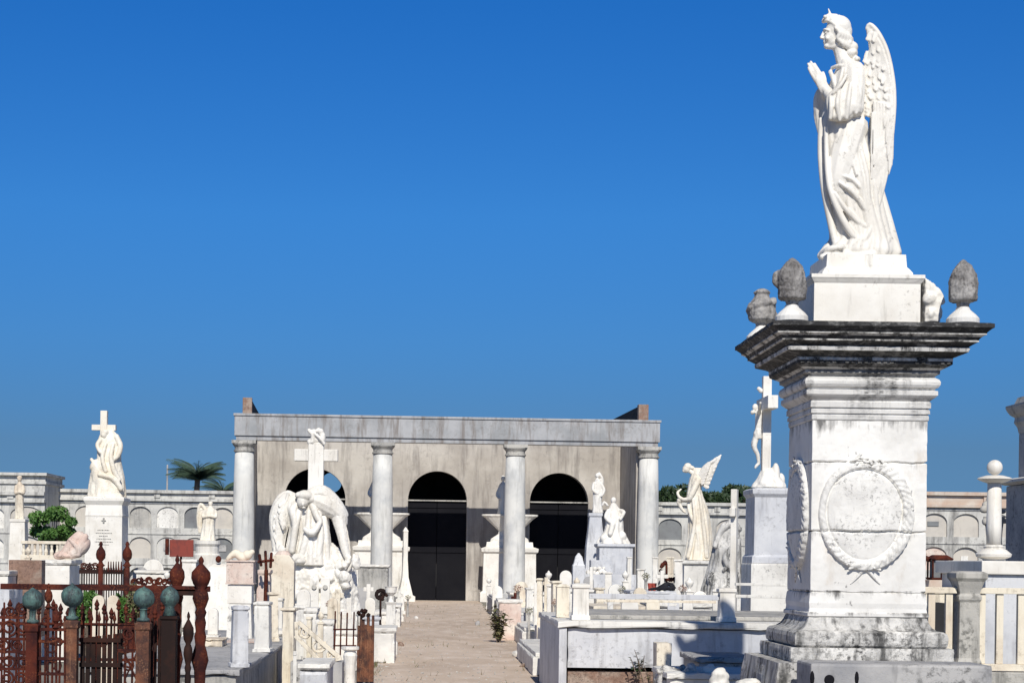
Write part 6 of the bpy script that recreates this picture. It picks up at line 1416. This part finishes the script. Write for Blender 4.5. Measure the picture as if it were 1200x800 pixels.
# ================================================================== SMALLER GRAVE FURNITURE
def urn(px, ytop, Y, hw, label, mat='statue', zb=0, ped=.5):
    x = at(px, ytop, Y).x; z1 = Z_(ytop, Y, px); r = M_(hw, Y); H = r * 3.2; T = thing('stone_urn', label, 'urn', (x, Y, zb)); z0 = z1 - H
    b = B(); b.prof(x, Y, [(r * 1.05, zb), (r * 1.05, zb + .1), (r * .85, zb + .12), (r * .8, z0 - .03), (r * 1.0, z0 - .02), (r * 1.0, z0)]); b.make('pedestal', mat, T, bevel=.006)
    b = B(); b.lathe(x, Y, [(r * .6, z0 + .001), (r * .55, z0 + H * .06), (r * .25, z0 + H * .12), (r * .25, z0 + H * .2), (r * .8, z0 + H * .38), (r, z0 + H * .58), (r * .9, z0 + H * .72), (r * .45, z0 + H * .80), (r * .5, z0 + H * .84), (r * .2, z0 + H * .94), (r * .03, z0 + H)], 18); b.make('urn', mat, T, smooth=True, rough=(r * .06, 12)); return T
for a_ in ((290, 700, 29, 5, 'small white urn behind the pale platform posts', 'statue'), (376, 716, 24, 4, 'cream urn behind the open scrollwork bracket', 'cream'), (449, 712, 36, 3.5, 'small urn on the left kerb tombs', 'marble'),
           (573, 676, 58, 3, 'little white urn left of the third column foot', 'statue'), (643, 668, 46, 4, 'white urn at the right edge of the third arch threshold', 'statue'), (676, 676, 41, 4, 'cream urn above the white railing post', 'cream'),
           (733, 668, 43, 4, 'white urn right of the stepped bluish tomb', 'statue'), (808, 676, 31, 5, 'white urn at the left front of the leaning angel pedestal', 'statue'), (877, 672, 29, 4, 'grey urn in front of the crucifix pedestal left side', 'grey'),
           (196, 668, 38, 4, 'white urn just below the red plate', 'statue'), (33, 640, 41, 4, 'small cream urn before the left balustrade', 'cream')):
    urn(*a_[:4], a_[4], a_[5])
def flowers(px, py, Y, r, label, mat, seed, z_on=0):
    c = at(px, py, Y); T = thing('flower_vase', label, 'flower vase', (c.x, Y, z_on)); b = B(); rr = M_(r, Y)
    b.lathe(c.x, Y, [(rr * .5, z_on), (rr * .5, z_on + .02), (rr * .35, c.z - rr * 1.4), (rr * .6, c.z - rr * .5)], 12); b.make('vase', 'concrete', T, smooth=False)
    b = B(); leaves(b, (c.x, Y, c.z + rr * .2), (rr * 1.3, rr * 1.3, rr * 1.1), 170, rr * .22, seed); b.make('dry_flowers', mat, T)
MAT['petals'] = leaf_mat('faded_petals', (.30, .12, .10), (.45, .33, .26), (.10, .14, .05))
for a_ in ((320, 712, 26, 4.5, 'vase of dried flowers between the cream post and the pale platform posts', 'petals', 1), (386, 708, 32, 4, 'vase of faded flowers at the right foot of the mourning group', 'petals', 2), (478, 700, 50, 3, 'tiny flower vase by the left jamb of the middle arch', 'dryleaf', 3),
           (607, 690, 38, 4.5, 'vase of faded pink flowers behind the pinkish planter box', 'petals', 4), (620, 716, 33, 4, 'dry flower vase on the third stepped grave', 'dryleaf', 5), (651, 706, 27, 4, 'dried flowers left of the white railing post', 'petals', 6),
           (728, 690, 32, 4, 'dry flowers behind the rails left part', 'dryleaf', 7), (800, 690, 30, 4.5, 'faded flowers at the foot of the leaning angel', 'petals', 8), (757, 676, 40, 4, 'flower vase near the foot of the fourth column', 'dryleaf', 9)): flowers(*a_)
# fallen chips and rubble along the path edges, each a piece of its own
def chip(px, Y, r, label, mat='marble', seed=0):
    x = X_(px, Y, 720); T = B(); M = Matrix.Translation((x, Y, r * .35)) @ Euler((seed, seed * 2, seed * 3)).to_matrix().to_4x4() @ Matrix.Diagonal((1, .8, .55, 1))
    bmesh.ops.create_icosphere(T.bm, subdivisions=2, radius=r, matrix=M); o = T.make('rubble', mat, base=(x, Y, 0), rough=(r * .5, 2.5 / r * .35), smooth=False); tag(o, label, 'rubble')
for a_ in ((452, 29, .09, 'marble chip on the path edge by the left kerb box', 'marble', 1), (470, 33, .07, 'small brown stone on the path near the pedestal with a cup', 'brick', 2), (607, 30, .10, 'marble chip on the path beside the lowest stepped grave', 'marble', 3), (560, 44, .08, 'small stone on the path left of the plant', 'grey', 4),
           (488, 48, .07, 'tiny pale stone on the path before the middle arch', 'marble', 5), (614, 27, .06, 'reddish pebble on the path close to the lowest stepped grave', 'brick', 6)): chip(*a_)
# relief plaque and ledger slabs seen end-on in the left cluster
for (px0, px1, yt, Y, dep, m, lab) in ((240, 262, 748, 21.5, .5, 'cream', 'cream stone block on the left part of the long grey platform'), (318, 338, 738, 24.5, .8, 'statue', 'white block between cream posts at the platform corner'), (355, 372, 712, 27, .6, 'statue', 'white block below the rounded headstone before the mourning group'),
                                    (372, 392, 726, 25, .5, 'marble', 'pale block behind the upper part of the scroll bracket')):
    box_tomb(px0, px1, yt, Y, dep, lab, m, zb=.52 if px1 < 300 else 0)

R = random.Random(99)
b = B()
for i in range(2600):
    y = 23 + 42 * R.random() ** 1.4; e_ = R.random(); x = R.uniform(-.75, 2.05) if e_ < .4 else (R.choice((-.74, 2.0)) + R.gauss(0, .10)); r = R.uniform(.006, .022)
    v = [b.bm.verts.new((x + r * math.cos(a_ + i), y + r * 1.2 * math.sin(a_ + i), .001)) for a_ in (0, 2.1, 4.2)]; t_ = b.bm.verts.new((x, y, r * .8))
    for k in range(3): b.face([v[k], v[(k + 1) % 3], t_])
o = b.make('gravel', 'concrete', base=(0, 0, 0)); o['label'] = 'loose grit and small pebbles strewn along the edges of the path'; o['category'] = 'gravel'; o['kind'] = 'stuff'
b = B()
for i in range(420):
    y = 23 + 40 * R.random() ** 1.3; x = R.choice((-.78, 2.04, -.78, 2.04, R.uniform(-.7, 2))) + R.gauss(0, .05); n_ = 5 if abs(x - .6) > 1.2 else 2
    for k in range(n_):
        a_ = R.uniform(0, 6.3); h = R.uniform(.03, .11); q = Vector((x + R.gauss(0, .03), y + R.gauss(0, .03), 0)); d = Vector((math.cos(a_), math.sin(a_), 0))
        b.face([b.bm.verts.new(q - d * .006), b.bm.verts.new(q + d * .006), b.bm.verts.new(q + Vector((R.gauss(0, .03), R.gauss(0, .03), h)))])
o = b.make('grass', 'dryleaf', base=(0, 0, 0)); o['label'] = 'dry weeds and leaf scraps along the path edges'; o['category'] = 'grass'; o['kind'] = 'stuff'

for kd, px, yt, Y, hw, m, lab in (('head', 765, 700, 23.5, 8, 'cream', 'low cream headstone close behind the grey rail, right of centre'), ('head', 806, 698, 24, 6, 'statue', 'narrow white headstone close behind the grey rail near its right post'), ('post', 716, 696, 24.5, 3.5, 'marble', 'short pale post close behind the left part of the grey rail'),
        ('post', 838, 690, 26, 4, 'statue', 'short white post just left of the right railing post'), ('head', 250, 712, 22.5, 6, 'statue', 'small white headstone at the back of the long grey platform'), ('post', 328, 700, 26, 4, 'statue', 'white capped post between the cream posts and the yellow stele'),
        ('head', 390, 700, 29.5, 6, 'cream', 'small cream headstone before the right niche panel of the mourning group'), ('post', 363, 722, 25.5, 3, 'cream', 'thin cream post rising behind the scroll bracket'), ('head', 412, 724, 27.5, 6, 'marble', 'small pale headstone right behind the thin iron frame')):
    zb_ = .52 if px == 250 else 0
    if kd == 'post': post(px, yt, Y, hw, lab, m, 0, 1.2)
    else: headstone(px, yt, Y, hw, lab, m, True, zb_)
